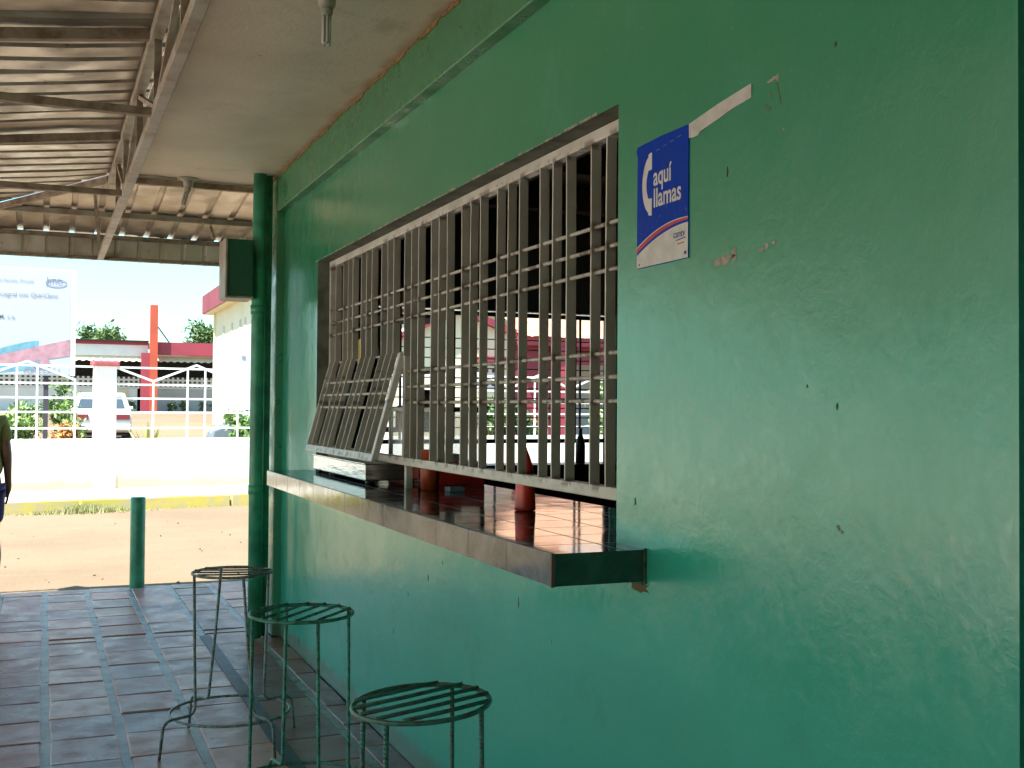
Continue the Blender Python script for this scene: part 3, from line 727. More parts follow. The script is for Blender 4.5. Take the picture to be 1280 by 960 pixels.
# ------------------------------------------------------------------ ceiling lamps
def lamp(name, label, x, y, tilt, L, az, sock):
    t = thing(name, label, 'ceiling lamp', (x,y,3.019), 0, 'bare bulb lamps under the eave slab')
    mb = MB(); mb.lathe((0,0,-.062),[(.026,0),(.032,.012),(.034,.038),(.05,.050),(.066,.054),(.068,.0615)],24); mb.build('holder', M_ivory, t, smooth=True, local=True)
    q = Quaternion((math.cos(az),math.sin(az),0), tilt)
    def tr(mb): mb.v = [tuple(q @ Vector(p) + Vector((0,0,-.06))) for p in mb.v]
    mb = MB(); mb.lathe((0,0,-sock),[(.017,0),(.022,.006),(.023,sock-.006),(.018,sock)],18); tr(mb); b = mb.build('bulb_base', M_ivory, t, smooth=True, local=True)
    mb = MB()
    for k in range(3):
        a = k*math.pi/3*2; c,s_ = math.cos(a),math.sin(a); r=.010
        px,py = .011*c,.011*s_
        mb.tube([(px+s_*.007,py-c*.007,-sock),(px+s_*.007,py-c*.007,-sock-L*.93),(px,py,-sock-L),(px-s_*.007,py+c*.007,-sock-L*.93),(px-s_*.007,py+c*.007,-sock)], .0058, 8)
    tr(mb); mb.build('tube', M_tube, t, smooth=True, local=True)
    return t
lamp('ceiling_lamp','bare energy saving bulb hanging tilted at the far end of the eave slab', .872, 7.74, R(15), .09, R(80), .035)
lamp('ceiling_lamp','bare energy saving bulb hanging straight from the eave slab at top edge of the photo', .935, 4.03, R(2), .105, 0, .03)

mb = MB(); mb.tube([(.80,7.74,3.012),(.66,7.70,3.010),(.55,7.73,3.013),(.462,7.72,3.014)],.005,6)
tag(mb.build('lamp_cable', M_ivory, smooth=True), 'thin cable on the eave slab running from the tilted far bulb to the truss', 'cable')
# ------------------------------------------------------------------ stools
def stool(label, x, y, leg_az, foot_az, bar_az, mat, nb, seat_tilt=(0,0), h=.766, rs=.172, gap=.045, rh=.15, rod=.0054):
    t = thing('bar_stool', label, 'stool', (x,y,0), 0, 'welded rebar stools in a row along the kiosk wall')
    q = Quaternion((1,0,0), seat_tilt[0]) @ Quaternion((0,1,0), seat_tilt[1])
    rr = .0066
    def st(p): return tuple(q @ Vector((p[0],p[1],0)) + Vector((0,0,h-.008)))
    mb = MB(); mb.tube([st((rs*math.cos(a),rs*math.sin(a))) for a in [2*math.pi*k/48 for k in range(48)]], (.0065), 8, closed=True)
    seat = mb.build('seat', mat, t, smooth=True, local=True)
    for k in range(nb):
        o_ = (k-(nb-1)/2)*gap; hl = math.sqrt(max(rs*rs-o_*o_,0)); c,s_=math.cos(bar_az),math.sin(bar_az)
        mb = MB(); a=st((c*hl - s_*o_, s_*hl + c*o_)); b=st((-c*hl - s_*o_, -s_*hl + c*o_)); up=Vector((0,0,.006))
        mb.tube([Vector(a)+up,(Vector(a)+Vector(b))/2+up*.8,Vector(b)+up], rod, 8); o=mb.build('seat_rod', mat, t, smooth=True, local=True); o.parent = seat
    for k in range(4):
        a = leg_az + k*math.pi/2; c,s_=math.cos(a),math.sin(a); ct_,st2=c,s_
        hz_ = st((c*rs,s_*rs))[2]
        a = foot_az + k*math.pi/2; c,s_=math.cos(a),math.sin(a)
        pts = [(ct_*(rs-.004),st2*(rs-.004),hz_-.004),((c+ct_)/2*rs,(s_+st2)/2*rs,.45),(c*(rs+.004),s_*(rs+.004),rh+.05)]
        for j in range(1,6): 
            b = j/5*math.pi/2; pts.append((c*(rs+.004+.035*(1-math.cos(b))), s_*(rs+.004+.035*(1-math.cos(b))), rh+.045-.035*math.sin(b)-.0)) 
        pts.append((c*.29,s_*.29,rh+.008))
        for j in range(1,6):
            b = j/5*math.pi/2; pts.append((c*(.29+.04*math.sin(b)), s_*(.29+.04*math.sin(b)), rh+.008-.04*(1-math.cos(b))))
        pts += [(c*.345,s_*.345,.0),]
        mb = MB(); mb.tube(pts, rr, 8); mb.build('leg', mat, t, smooth=True, local=True)
    mb = MB(); mb.tube([(.26*math.cos(a),.26*math.sin(a),rh-.005) for a in [2*math.pi*k/56 for k in range(56)]], .0062, 8, closed=True); mb.build('foot_ring', mat, t, smooth=True, local=True)
    return t
stool('dark worn rebar stool standing farthest along the wall, near the drain pipe', .79, 5.13, R(8), R(24), R(-16), M_rebar1, 4, gap=.072, rod=.0042)
stool('green painted rebar stool with slanting seat rods, middle of the row', .868, 4.03, R(6), R(8), R(50), M_rebar2, 5, rs=.182, gap=.064)
stool('dark green rebar stool nearest the camera, its legs cut by the bottom edge', .885, 2.70, R(43), R(43), R(13), M_rebar3, 5, (R(0),R(-3)), h=.768, gap=.06)

# ------------------------------------------------------------------ bollard
bo = MB(); bo.lathe((.738,9.80,-.03),[(.06,0),(.06,.02),(.0595,.4),(.0605,.765),(.057,.772)],28)
tag(bo.build('bollard', M_post, smooth=False), 'short round green steel bollard at the outer edge of the paving', 'bollard')
for p in bpy.data.objects['bollard'].data.polygons: p.use_smooth = abs(p.normal.z) < .5

# ------------------------------------------------------------------ boundary wall and fence
bw = MB()
bw.mm(-60,60,-.0,.18,0,.955)
o = bw.build('boundary_wall', M_bwall, local=True); o.location = SO; o.rotation_euler = (0,0,TH)
tag(o, 'low whitewashed boundary wall with grimy foot across the street', 'wall')
PS = 5.56; P0 = .93+.02
pil = thing('fence_pillar', 'white fence pillar with rose cap in front of the white car', 'pillar', sw(P0,.09,.14), TH, 'white capped pillars along the street fence')
mb = MB(); mb.mm(-.165,.165,-.115,.115,0,2.0); mb.build('shaft', M_white, pil, local=True, bevel=.005)
mb = MB(); mb.mm(-.205,.205,-.16,.16,2.001,2.085); mb.build('cap', M_cap, pil, local=True, bevel=.02)
pan = thing('fence_panel', 'white bar fence panel with zigzag top between capped pillar and kiosk pipe', 'fence', sw(P0+.17,.09,.956), TH, 'white bar fence panels on the boundary wall')
PL = PS-.34
for z in (.17,.43,.66,.89,1.17):
    mb = MB(); mb.mm(0,PL,-.012,.012,z-.016,z+.016); mb.build('rail', M_fence, pan, local=True)
k = 0; zz = [(0,1.17)]
L = 1.73-(P0+.17)
while L < PL:
    for d in (0,.57,.87):
        if L+d < PL: mb = MB(); mb.mm(L+d-.014,L+d+.014,-.013,.013,0,1.18 if d else .95); mb.build('upright', M_fence, pan, local=True)
    zz.append((L,.95)); 
    if L+.72 < PL: zz.append((L+.72,1.235))
    L += 1.44
mb = MB()
for i in range(len(zz)-1): mb.bar((zz[i][0],0,zz[i][1]),(zz[i+1][0],0,zz[i+1][1]),.03,.034)
mb.build('zigzag', M_fence, pan, local=True)
plab = {-1:'white fence pillar left of the large billboard', 1:'white fence pillar seen through the left bars of the hatch', 2:'white fence pillar seen through the right bars of the hatch'}
for k in (-3,-2,-1,1,2,3):
    c = copy_tree(pil); c.location = sw(P0+PS*k,.09,.14); c['label'] = plab.get(k, 'white capped fence pillar further along the street')
    c = copy_tree(pan); c.location = sw(P0+.17+PS*k,.09,.956); c['label'] = {-1:'white bar fence panel with zigzag top below the billboard', 1:'white bar fence panel seen through the middle of the hatch',2:'white bar fence panel seen at the right end of the far hatch'}.get(k,'white bar fence panel further along the street')

# ------------------------------------------------------------------ billboard
by = 24.0
bb = thing('billboard', 'large white clinic billboard with blue and pink swoosh on dark post', 'billboard', (.06,by,.28))
BX0,BX1,BZ0,BZ1 = -3.3,.575,2.08,4.19
mb = MB(); mb.mm(BX0,BX1,by,by+.06,BZ0,BZ1); mb.build('frame', M_white, bb)
M_bill = simple('billboard_vinyl',(.46,.49,.57),.5,0,.03,.5)
mb = MB(); mb.mm(BX0+.08,BX1-.10,by-.006,by-.001,BZ0+.02,BZ1-.03); mb.build('panel', M_bill, bb)
for px in (.0,-2.7): mb = MB(); mb.mm(px,px+.09,by+.061,by+.13,.2,BZ1-.1); mb.build('post', M_blackpost, bb)
M_bl = simple('swoosh_blue',(.16,.36,.46),.5); M_pk = simple('swoosh_pink',(.50,.27,.32),.5); M_gy = flatc('grey_print',(.27,.28,.33),.5); M_bl2 = flatc('print_blue',(.22,.24,.33),.5)
def bpoly(name, pts, y, m): mb = MB(); mb.add([(x,y,z) for x,z in pts],[tuple(range(len(pts)))]); mb.build(name, m, bb, fix=False)
def band(fa, fb, x0, x1, y, m, name='swoosh'):
    n=20; xs=[x0+(x1-x0)*k/n for k in range(n+1)]
    bpoly(name,[(x,fa(x)) for x in xs]+[(x,fb(x)) for x in reversed(xs)], y, m)
band(lambda x:2.12+.10*math.sin(x*1.2+1), lambda x:2.44+.34*math.sin((x+1.2)*1.15), -1.6,-.10,by-.009,M_bl)
band(lambda x:2.10+.18*(x+1.6), lambda x:2.26+.26*(x+1.6), -1.6,.47,by-.011,M_pk)
bt_ = lambda X,Z: (lambda x,y: (X+x, by-.014, Z+y))
text('lettering','Centro Médico Integral con Quirófano',.125,bt_(-1.64,3.62),M_gy,bb,.001,xs=.95)
text('lettering','Salud Familiar Privada',.085,bt_(-.95,3.90),M_gy,bb)
text('lettering','SERVICIOS M, c.a.',.12,bt_(-1.42,3.18),M_gy,bb,.001)
text('lettering','FUNCORE I',.13,bt_(-.37,2.13),M_gy,bb,.002)
text('lettering','Jmo',.19,bt_(.02,3.90),M_bl2,bb)
mb = MB(); mb.tube([(.20+.19*math.cos(a),by-.014,3.92+.07*math.sin(a)) for a in [2*math.pi*k/32 for k in range(32)]],.004,5,closed=True); mb.build('logo_ring', M_bl2, bb)
bpoly('emblem',[(-.10+.10*math.cos(a),2.30+.09*math.sin(a)) for a in [2*math.pi*k/20 for k in range(20)]],by-.015,M_bl2)
bpoly('emblem',[(.02+.09*math.cos(a),2.32+.10*math.sin(a)) for a in [2*math.pi*k/20 for k in range(20)]],by-.016,M_pk)

# ------------------------------------------------------------------ vegetation
def leafmat(name, a, b):
    M = Mat(name, a, .5); n = M.noise(1.8,3).rng(.35,.65); M.link('Base Color', M.mix(n,a,b)); M.set('Subsurface Weight',0); return M.m
M_leaf = leafmat('bright_leaf',(.16,.28,.07),(.26,.36,.12)); M_leafd = leafmat('dark_leaf',(.05,.10,.025),(.10,.17,.04)); M_orl = leafmat('orange_blossom',(.65,.28,.08),(.30,.30,.08))
M_bark = simple('bark',(.16,.11,.07),.9)
def leaves(c, rad, n, size, clumps=14, flat=.8):
    mb = MB(); cs = []
    for _ in range(clumps):
        v = Vector((random.gauss(0,1),random.gauss(0,1),random.gauss(0,1))).normalized()*random.uniform(.35,1)
        cs.append((Vector((c[0]+v.x*rad[0],c[1]+v.y*rad[1],c[2]+v.z*rad[2])), random.uniform(.25,.45)))
    for _ in range(n):
        cc,s = random.choice(cs)
        p = cc + Vector((random.gauss(0,s*.5)*rad[0],random.gauss(0,s*.5)*rad[1],random.gauss(0,s*.5)*rad[2]))
        q = Quaternion((random.gauss(0,1),random.gauss(0,1),random.gauss(0,1),random.gauss(0,1))).normalized(); z = size*random.uniform(.6,1.4)
        mb.add([p+q@Vector((-z,0,0)),p+q@Vector((0,z*.45,0)),p+q@Vector((z,0,.2*z)),p+q@Vector((0,-z*.45,0))],[(0,1,2,3)])
    return mb
def gz(x,y):
    b = -(x-SO.x)*st_ + (y-SO.y)*ct
    for (b0,z0_),(b1,z1_) in zip(prof,prof[1:]):
        if b0 <= b <= b1: return z0_+(z1_-z0_)*(b-b0)/(b1-b0)
    return 0
def shrub(name, label, cat, x, y, w, h, n, size, mat, d=None, group=None):
    z = gz(x,y); t = thing(name, label, cat, (x,y,z), 0, group)
    mb = MB()
    for k in range(5): a=random.uniform(0,6.28); mb.tube([(x,y,z-.02),(x+.2*w*math.cos(a),y+.2*w*math.sin(a),z+h*.5),(x+.4*w*math.cos(a),y+.3*w*math.sin(a),z+h*.8)],[.02,.012,.006],5)
    mb.build('stem', M_bark, t); leaves((x,y,z+h*.55),(w/2,(d or w)/2,h*.45),n,size).build('foliage', mat, t, fix=False)
def tree(label, x, y, h, r, n, mat, size=.16):
    z = gz(x,y); t = thing('tree', label, 'tree', (x,y,z), 0, 'trees beyond the clinic roofs')
    mb = MB(); mb.tube([(x,y,z-.1),(x+.1,y,z+h*.3),(x,y+.1,z+h*.65)],[.22,.17,.1],8)
    for k in range(6): a=k*1.05; mb.tube([(x,y,z+h*.4),(x+r*.4*math.cos(a),y+r*.4*math.sin(a),z+h*.65),(x+r*.8*math.cos(a),y+r*.8*math.sin(a),z+h*.8)],[.1,.06,.025],6)
    mb.build('trunk', M_bark, t); leaves((x,y,z+h*.75),(r,r,h*.25),n,size,22).build('crown', mat, t, fix=False)

# wall scars
chip(2.204,1.846,.085,.020,M_scar,.12,.35); chip(2.165,1.855,.02,.03,M_scar,0,.35)
chip(2.06,1.853,.018,.012,M_scar); chip(2.04,1.858,.012,.014,M_scar); chip(2.015,1.862,.014,.010,M_scar)
chip(2.02,2.218,.035,.008,M_scar,.1); chip(2.003,2.215,.008,.02,M_scar); chip(2.03,2.185,.01,.012,M_scar2); chip(2.0,2.185,.006,.05,M_scar2,.3); chip(2.04,2.16,.03,.008,M_scar2,-.6)
chip(1.811,2.232,.008,.010,M_nick); chip(1.805,1.508,.006,.014,M_nick); chip(1.80,1.269,.008,.014,M_scar2,.8); chip(1.79,1.262,.008,.008,M_scar); chip(2.624,1.256,.007,.02,M_nick)
chip(2.195,2.05,.006,.02,M_nick); chip(1.9,1.55,.005,.006,M_nick); chip(1.98,2.1,.007,.007,M_scar)
for _ in range(10): chip(random.uniform(1.5,6.9),random.uniform(.3,1.0),random.uniform(.004,.008),random.uniform(.01,.035),M_nick if random.random()<.6 else M_scar2)

# ------------------------------------------------------------------ far buildings
def box(name, mat, par, *a, **k): mb = MB(); mb.mm(*a); return mb.build(name, mat, par, **k)
cl = thing('clinic_building', 'low white and rose red clinic with tall orange red pylon and breeze block front', 'building', (3.5,60,1.2))
box('wall', M_white, cl, -6,4.4,60,60.2,1.0,2.35); box('wall', M_greyw, cl, 5.25,12,60,60.2,1.0,2.35)
o = box('breeze_panel', M_breeze, cl, -6,4.5,59.96,60.1,2.351,2.95); o = box('breeze_panel', M_breeze, cl, 5.25,12,59.96,60.1,2.351,2.95)
box('interior_shadow', M_dark, cl, -6,12,61.0,61.2,1.2,4.0)
box('canopy_front', M_white, cl, -6,4.78,58.6,58.75,3.95,4.5); box('roof_band', M_pinkred, cl, -6,4.78,58.55,58.74,4.501,4.66); box('roof_edge', M_dark, cl, -6,4.8,58.4,62,4.665,4.72)
mb = MB()
for k in range(56): a=-6+k*.33; mb.add([(a,58.5,3.72),(a+.165,58.5,3.66),(a+.33,58.5,3.72),(a+.33,58.7,3.945),(a,58.7,3.945)],[(0,1,2,3,4)])
mb.build('scalloped_eave', M_cream, cl)
box('rose_fascia', M_pinkred, cl, 5.2,12,58.3,58.7,4.02,4.66); box('rose_soffit', M_cream, cl, 5.2,12,58.7,61,3.96,4.015)
box('roof', M_white, cl, -6,12,58.8,64,4.55,4.64)
box('pylon', M_orange, cl, 4.82,5.18,57.9,58.28,1.1,6.47); box('pylon', M_pinkred, cl, 4.42,4.815,58.0,58.28,1.1,4.1)
mb = MB(); mb.tube([(5.19,58.1,5.4),(5.75,58.3,4.66)],.03,6); mb.build('stay_cable', M_dark, cl)
box('door', M_cream, cl, 3.3,3.95,59.93,59.99,1.0,2.34)
for (k,(x,y)) in enumerate(((6.0,59.4),(6.6,59.5),(7.6,59.4),(8.2,59.5),(4.1,59.4))):
    shrub('potted_shrub', 'small dark shrub at the foot of the grey clinic wall' if k<4 else 'small shrub left of the rose red pylon foot', 'shrub', x, y, .5, .55, 120, .08, M_leafd, group='shrubs at the clinic wall')
hb = thing('cream_building', 'two storey cream building with maroon roof fascia behind the white wall', 'building', (9,42,.5))
BH = 5.35
mb = MB(); mb.mm(6.5,16,34.6,48,.3,BH); mb.build('wall', M_cream, hb)
mb = MB(); mb.mm(6.1,16,34.2,48.5,BH+.0,BH+.75); mb.build('roof_fascia', M_maroon, hb)
mb = MB(); mb.mm(6.15,15.9,34.3,48.4,BH-.03,BH-.002); mb.build('soffit', M_cream, hb)
for y in (39.9,41.0,42.9,45.0): box('window', M_greyw, hb, 6.48,6.51,y-.16,y+.16,3.95,4.62)
box('downpipe', M_cream, hb, 6.42,6.5,47.2,47.3,.4,5.3)
wb = thing('white_gate_wall', 'plain white wall block beside the hedge in front of the cream building', 'wall', (5.5,30,.3))
box('wall', M_white, wb, 4.38,8.6,30,30.25,.1,3.32); box('number_plate', M_gy, wb, 4.80,4.90,29.985,29.998,2.75,2.83)
gh = thing('gabled_house', 'cream house with maroon gable trim seen through the middle of the hatch', 'house', (11,33,.3))
mb = MB(); mb.prism([(9.2,.2),(12.93,.2),(12.93,3.65),(11.1,4.35),(9.2,3.35)], lambda p:(p[0],31,p[1]), lambda p:(p[0],34,p[1])); mb.build('wall', M_cream, gh)
mb = MB(); mb.bar((11.1,30.9,4.42),(13.05,30.9,3.70),.3,.2,(0,0,1)); mb.bar((11.1,30.9,4.42),(9.2,30.9,3.42),.3,.2); mb.build('gable_trim', M_maroon, gh)
box('awning', M_maroon, gh, 11.7,12.7,30.4,30.98,2.85,3.0); box('window', M_breeze, gh, 11.8,12.6,30.96,30.99,2.0,2.8)
rh = thing('tiled_house', 'maroon house with peach tile roof and scalloped eave seen through right of hatch', 'house', (15.5,33,.3))
mb = MB(); X = 12.95; N = 60
def tz(x): return .035*abs(math.sin((x-X)*math.pi/.35))
vs=[]; 
for k in range(N+1):
    x = X+k*.0875; vs += [(x,30.4,3.62+tz(x)),(x,35,5.9+tz(x))]
mb.add(vs,[(2*k,2*k+2,2*k+3,2*k+1) for k in range(N)]); mb.build('roof', M_peach, rh, fix=False)
box('fascia', M_pinkred, rh, 12.97,18.2,30.55,30.75,3.38,3.64)
box('wall', M_maroon, rh, 12.97,14.9,31,31.2,.2,3.5); box('wall', M_greyw, rh, 14.9,18.2,33,33.2,.2,3.5); box('lintel', M_maroon, rh, 14.91,18.2,31,31.2,2.85,3.5)
box('porch_column', M_pinkred, rh, 14.2,14.5,30.6,30.85,.2,3.378); box('porch_column', M_pinkred, rh, 16.6,16.9,30.6,30.85,.2,3.378)

# trees, shrubs
tree('bushy green tree above the white clinic roof', 3.5, 80, 5.2, 1.7, 2600, M_leafd)
tree('leafy tree between the clinic and the cream building', 10.6, 80, 5.6, 1.9, 2600, M_leafd)
shrub('hedge', 'sunlit leafy hedge in front of the silver car', 'hedge', 4.25, 25.5, 1.3, 1.12, 3800, .06, M_leaf, .8)
shrub('garden_shrub', 'bright green shrub behind the fence left of the dark billboard post', 'shrub', -.45, 25.5, 1.4, 1.3, 1500, .07, M_leaf, group='garden shrubs under the billboard')
shrub('garden_shrub', 'orange flowering shrub right of the dark billboard post', 'shrub', .45, 25.2, .8, .95, 1500, .055, M_orl, group='garden shrubs under the billboard')
shrub('garden_shrub', 'leafy shrub rising behind the orange blossoms', 'shrub', .5, 27, 1.0, 1.3, 900, .07, M_leaf, group='garden shrubs under the billboard')
shrub('garden_shrub', 'low orange flowering shrub at the far left of the fence', 'shrub', -.9, 24.9, .8, .9, 1200, .055, M_orl, group='garden shrubs under the billboard')
shrub('garden_shrub', 'round dark shrub left of the white car', 'shrub', .85, 40, 1.4, 1.6, 1500, .09, M_leafd)
shrub('garden_shrub', 'green shrub seen through the left bars of the hatch', 'shrub', 9.9, 24.5, 1.4, 1.7, 1800, .08, M_leafd)
shrub('garden_shrub', 'green shrub seen through the right bars of the hatch', 'shrub', 14.3, 27, 1.3, 2.3, 2000, .08, M_leaf)
yu = thing('yucca', 'spiky yellow green yucca just behind the fence', 'plant', (1.86,22.6,gz(1.86,22.6)))
mb = MB(); z0_ = gz(1.86,22.6); 
for k in range(34):
    a = random.uniform(0,6.28); e = random.uniform(.25,1.4); L_ = random.uniform(.7,1.0); c,s_=math.cos(a),math.sin(a); P=Vector((1.86,22.6,z0_+.25)); pts=[]
    D=Vector((c*math.cos(e),s_*math.cos(e),math.sin(e))); sd=Vector((-s_,c,0))*.03
    m_=P+D*L_*.5; t_=P+D*L_+Vector((0,0,-.15*math.cos(e)))
    mb.add([P-sd,P+sd,m_+sd*.9,t_,m_-sd*.9],[(0,1,2,3,4)])
mb.build('foliage', simple('yucca_leaf',(.42,.48,.12),.5), yu, fix=False)
mb = MB(); mb.tube([(1.86,22.6,z0_-.05),(1.86,22.6,z0_+.3)],.05,8); mb.build('stem', M_bark, yu)
# weeds at the kerb
mb = MB()
for _ in range(2600):
    a = random.gauss(.25,.32); b = -2.18-abs(random.gauss(0,.10)); h_ = random.uniform(.04,.16)*max(.25,1-abs(a-.25)/1.1)
    x,y,z = sw(a,b,-.03); q = random.uniform(0,6.28); d = Vector((math.cos(q),math.sin(q),0))
    mb.add([Vector((x,y,z))-d*.008,Vector((x,y,z))+d*.008,Vector((x,y,z+h_))+d*random.uniform(-.05,.05)+Vector((random.uniform(-.03,.03),random.uniform(-.03,.03),0))],[(0,1,2)])
for _ in range(500):
    a = random.uniform(-8,9); b = -2.14-abs(random.gauss(0,.03)); h_ = random.uniform(.02,.06)
    x,y,z = sw(a,b,-.03); mb.add([(x-.008,y,z),(x+.008,y,z),(x+random.uniform(-.03,.03),y,z+h_)],[(0,1,2)])
tag(mb.build('kerb_grass', simple('dry_grass',(.30,.34,.12),.8,0,.2,8,0,40,(.45,.38,.2)), fix=False), 'dry grass tufts growing along the yellow kerb', 'grass', kind='stuff')
# pebbles
mb = MB()
for _ in range(160):
    x,y = random.uniform(-6,9), random.uniform(9.9,17); r=random.uniform(.005,.014)
    mb.box((x,y,-.03+r*.4),(r*2,r*1.6,r*1.1),Quaternion((random.random(),random.random(),random.random(),random.random())).normalized())
tag(mb.build('gravel', simple('tan_pebble',(.24,.18,.12),.9,0,.25,3)), 'loose pebbles scattered over the sunlit dirt street', 'gravel', kind='stuff')

# ------------------------------------------------------------------ cars
def car(label, x, y, rz, paint, wagon=True):
    z = gz(x,y); t = thing('parked_car', label, 'car', (x,y,z), rz)
    W,L,H = 1.66,4.2,1.44
    def loft(name, secs, mat, bev=.03):
        mb = MB(); n = len(secs[0][1]); vs=[]
        for (xx,pts) in secs: vs += [(xx,p[0],p[1]) for p in pts]
        fs = [tuple(range(n)), tuple(reversed(range((len(secs)-1)*n, len(secs)*n)))]
        for i in range(len(secs)-1):
            for k in range(n): fs.append((i*n+k,i*n+(k+1)%n,(i+1)*n+(k+1)%n,(i+1)*n+k))
        mb.add(vs,fs); return mb.build(name, mat, t, local=True, bevel=bev, smooth=False)
    low = [(-2.08,.32),(-2.1,.62),(-2.04,.86),(-1.9,.93),(.8,.93),(1.7,.80),(2.05,.66),(2.1,.45),(2.02,.28),(1.75,.24),(1.65,.42),(1.35,.58),(1.0,.42),(.9,.22),(-.95,.22),(-1.05,.42),(-1.35,.58),(-1.68,.42),(-1.78,.26)]
    ins = [(a*.985,.58+(b-.58)*.94) for a,b in low]
    loft('body', [(-W/2,ins),(-W/2+.06,low),(W/2-.06,low),(W/2,ins)], paint)
    ry = -1.95 if wagon else -1.5
    cab = [(ry,.925),(ry+.28,1.36),(ry+.42,H-.02),(-.1,H),(.25,H-.03),(.95,.925)]
    cin = [(a*1.0, b) for a,b in cab]
    def sc_(k): return [(p[0]*(1-.03*k) , p[1]) for p in cab]
    vs=[]; mb=MB(); n=len(cab)
    for sgn in (-1,1):
        for (a,b) in cab: vs.append((sgn*(W/2-.03-.17*(b-.925)/.5),a,b))
    mb.add(vs,[tuple(range(n)),tuple(reversed(range(n,2*n)))]+[(k,(k+1)%n,(k+1)%n+n,k+n) for k in range(n)]); mb.build('cabin', paint, t, local=True, bevel=.03)
    def sx(b): return W/2-.03-.17*(b-.925)/.5
    mb=MB(); a0,b0,a1,b1 = ry+.03,.98,ry+.25,1.32
    mb.add([(-sx(b0)+.14,a0-.012,b0),(sx(b0)-.14,a0-.012,b0),(sx(b1)-.12,a1-.012,b1),(-sx(b1)+.12,a1-.012,b1)],[(0,1,2,3)]); mb.build('rear_window', M_carglass, t, local=True)
    mb=MB(); mb.add([(-sx(.97)+.1,.89,.97),(sx(.97)-.1,.89,.97),(sx(1.37)-.1,.33,1.37),(-sx(1.37)+.1,.33,1.37)],[(0,1,2,3)])
    mb.v=[(p[0],p[1]+.03,p[2]+.02) for p in mb.v]; mb.build('windscreen', M_carglass, t, local=True)
    for sgn in (-1,1):
        for (ya,yb_,yc,yd) in ((-.15,.72,.30,-.12),(-1.02,-.2,-.17,-.95),(ry+.25,-1.07,-1.02,ry+.42)):
            mb=MB(); e=.006
            mb.add([(sgn*(sx(.97)+e),ya,.97),(sgn*(sx(.97)+e),yb_,.97),(sgn*(sx(1.34)+e),yc,1.34),(sgn*(sx(1.34)+e),yd,1.34)],[(0,1,2,3)]); mb.build('side_window', M_carglass, t, local=True)
        for yy_ in (-1.36,1.33):
            mb=MB(); pr=[(.18,-.09),(.30,-.085),(.305,-.03),(.305,.05),(.29,.085),(.19,.09)]; n_=22; vs=[]
            for (r,o_) in pr:
                for k in range(n_): a=2*math.pi*k/n_; vs.append((sgn*(W/2-.10)+o_*sgn, yy_+r*math.cos(a), .30+r*math.sin(a)))
            mb.add(vs,[(i*n_+k,i*n_+(k+1)%n_,(i+1)*n_+(k+1)%n_,(i+1)*n_+k) for i in range(len(pr)-1) for k in range(n_)]+[tuple(range(n_)),tuple(reversed(range((len(pr)-1)*n_,len(pr)*n_)))])
            wl=mb.build('wheel', M_tyre, t, local=True, smooth=True)
            mb=MB(); mb.tube([(sgn*(W/2-.10),yy_,.30),(sgn*(W/2-.006),yy_,.30)],.185,18); rim=mb.build('rim', M_rim, t, local=True); rim.parent=wl
        mb=MB(); mb.mm(sgn*.80-.02 if sgn>0 else -.80,.0+sgn*.80 if sgn>0 else -.78,.0,.0,.0,.0) if False else None
        mb=MB(); xa,xb=sorted((sgn*.35,sgn*.77)); mb.mm(xa,xb,-2.135,-2.07,.66,.80); mb.build('tail_lamp', M_tail, t, local=True, bevel=.008)
        mb=MB(); xa,xb=sorted((sgn*.48,sgn*.76)); mb.mm(xa,xb,2.0,2.10,.58,.69); mb.build('headlight', M_glass, t, local=True, bevel=.01)
        mb=MB(); mb.box((sgn*(W/2+.05),.62,.98),(.14,.09,.11)); mb.build('mirror', paint, t, local=True, bevel=.02)
    mb=MB(); mb.mm(-.80,.80,-2.17,-2.06,.34,.52); mb.build('bumper', paint, t, local=True, bevel=.03)
    mb=MB(); mb.mm(-.80,.80,2.06,2.15,.30,.47); mb.build('bumper', M_black, t, local=True, bevel=.03)
    mb=MB(); mb.mm(-.24,.24,-2.14,-2.115,.68,.80); mb.build('number_plate', M_white, t, local=True)
    mb=MB(); mb.mm(-.7,.7,-1.9,1.9,.18,.235); mb.build('chassis', M_black, t, local=True)
    return t
car('white estate car seen from behind, partly hidden by the capped fence pillar', 1.61, 36.2, R(-2), M_carwhite)
car('silver blue car parked side on behind the hedge', 6.15, 31.0-1.6+3.4, R(90), M_carsilver, False) if False else car('silver blue car parked side on behind the hedge', 5.85, 28.2, R(86), M_carsilver, False)

# ------------------------------------------------------------------ person at the left edge
def skin(name, verts, edges, mat, par, sub=2):
    me = bpy.data.meshes.new(name); me.from_pydata([v[0] for v in verts],edges,[]); me.materials.append(mat)
    o = bpy.data.objects.new(name, me); col.objects.link(o); o.parent = par
    m = o.modifiers.new('skin','SKIN'); m.use_smooth_shade = True
    me.skin_vertices if me.skin_vertices else None
    if not me.skin_vertices:
        bpy.context.view_layer.objects.active = o
    lay = me.skin_vertices[0].data
    for i,v in enumerate(verts):
        r = v[1]; lay[i].radius = r if isinstance(r,tuple) else (r,r); lay[i].use_root = (i==0)
    s = o.modifiers.new('sub','SUBSURF'); s.levels = sub; s.render_levels = sub
    return o
M_skin = simple('brown_skin',(.26,.13,.08),.5,0,.1,8); M_shirt = simple('olive_yellow_shirt',(.28,.27,.08),.85,0,.12,10); M_short = simple('purple_blue_shorts',(.06,.045,.16),.85,0,.12,10)
M_hair = simple('black_hair',(.015,.012,.01),.6); M_shoe = simple('dark_sandal',(.05,.03,.03),.6)
pe = thing('person', 'person in olive yellow shirt and purple shorts standing at far left paving edge', 'person', (-.458,9.56,0))
V=[];E_=[]
def add(p,r,par=None): V.append((p,r)); i=len(V)-1; (E_.append((par,i)) if par is not None else None); return i
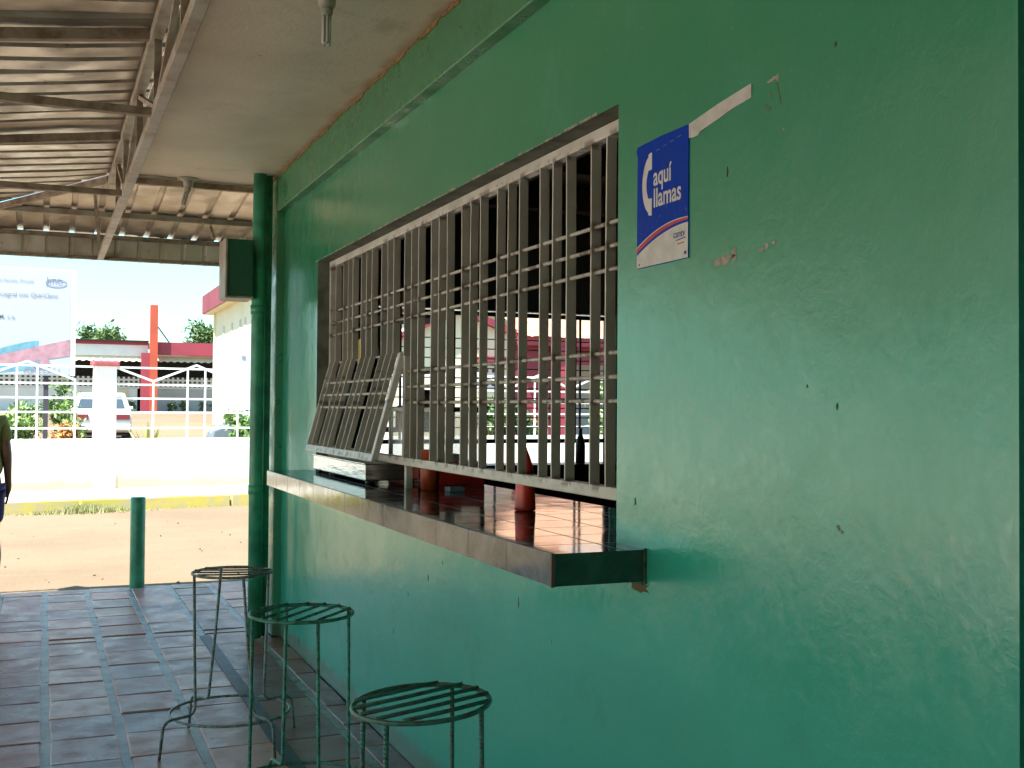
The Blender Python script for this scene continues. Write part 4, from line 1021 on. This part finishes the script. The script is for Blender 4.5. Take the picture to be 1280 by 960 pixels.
pl=add((0,0,.90),(.135,.115)); sp=add((0,.005,1.06),(.135,.12),pl); ch=add((0,0,1.27),(.145,.105),sp); nb_=add((0,0,1.41),(.075,.065),ch); nk=add((0,.01,1.48),.05,nb_)
hd1=add((0,.02,1.555),(.065,.075),nk); hd2=add((0,.025,1.62),(.074,.09),hd1); add((0,.015,1.685),(.055,.065),hd2)
for s in (-1,1):
    sh_=add((s*.155,0,1.375),.055,ch); el=add((s*.205,-.02,1.12),.040,sh_); wr=add((s*.215,.07,.89),.026,el); pm=add((s*.213,.10,.82),(.018,.034),wr)
    for k in range(4):
        o_=(-.027+.018*k); f1=add((s*.212,.105+o_,.775),.0095,pm); f2=add((s*.205,.112+o_,.742-.004*abs(k-1.5)),.0085,f1); add((s*.195,.115+o_,.722),.0075,f2)
    t1=add((s*.205,.138,.80),.011,pm); add((s*.198,.150,.768),.009,t1)
    hp=add((s*.095,0,.84),.098,pl); kn=add((s*.105,.01,.49),.058,hp); cf=add((s*.125,-.015,.33),.060,kn); an=add((s*.115,-.01,.085),.034,cf); ft=add((s*.12,.06,.04),(.038,.03),an); add((s*.125,.15,.028),(.034,.018),ft)
skin('body', V, E_, M_skin, pe)
V=[];E_=[]
a=add((0,0,.91),(.175,.15)); b=add((0,.01,1.02),(.205,.175),a); c=add((0,.01,1.15),(.178,.155),b); d=add((0,0,1.29),(.165,.125),c); e=add((0,0,1.40),(.085,.075),d)
for s in (-1,1): f=add((s*.165,0,1.365),.068,d); add((s*.200,-.015,1.20),.055,f)
skin('shirt', V, E_, M_shirt, pe)
V=[];E_=[]
a=add((0,0,.90),(.17,.14))
for s in (-1,1): f=add((s*.10,0,.80),.112,a); add((s*.105,.005,.56),.088,f)
skin('shorts', V, E_, M_short, pe)
V=[];E_=[]; a=add((0,.0,1.66),(.080,.085)); b=add((0,-.02,1.60),(.078,.07),a); add((0,-.035,1.54),(.055,.04),b)
skin('hair', V, E_, M_hair, pe)
for s in (-1,1):
    mb=MB(); mb.mm(s*.122-.048,s*.122+.048,-.07,.20,.002,.020); mb.build('sandal', M_shoe, pe, local=True, bevel=.008)
    mb=MB(); mb.lathe((s*.03,.100,1.622),[(.004,-.009),(.010,-.004),(.010,.004),(.004,.009)],10); mb.build('eye', M_white, pe, local=True, smooth=True)
    mb=MB(); mb.lathe((s*.080,.02,1.59),[(.004,0),(.012,.01),(.014,.03),(.008,.05)],10); mb.build('ear', M_skin, pe, local=True, smooth=True)
mb=MB(); mb.add([(-.012,.100,1.585),(.012,.100,1.585),(0,.128,1.582),(0,.102,1.625)],[(0,1,2),(0,2,3),(1,3,2)]); mb.build('nose', M_skin, pe, local=True)
mb=MB(); mb.mm(-.022,.022,.094,.104,1.553,1.561); mb.build('mouth', simple('lips',(.25,.07,.06),.5), pe, local=True, bevel=.003)

for nm in ('parked_car','tree','hedge','garden_shrub'):
    pass
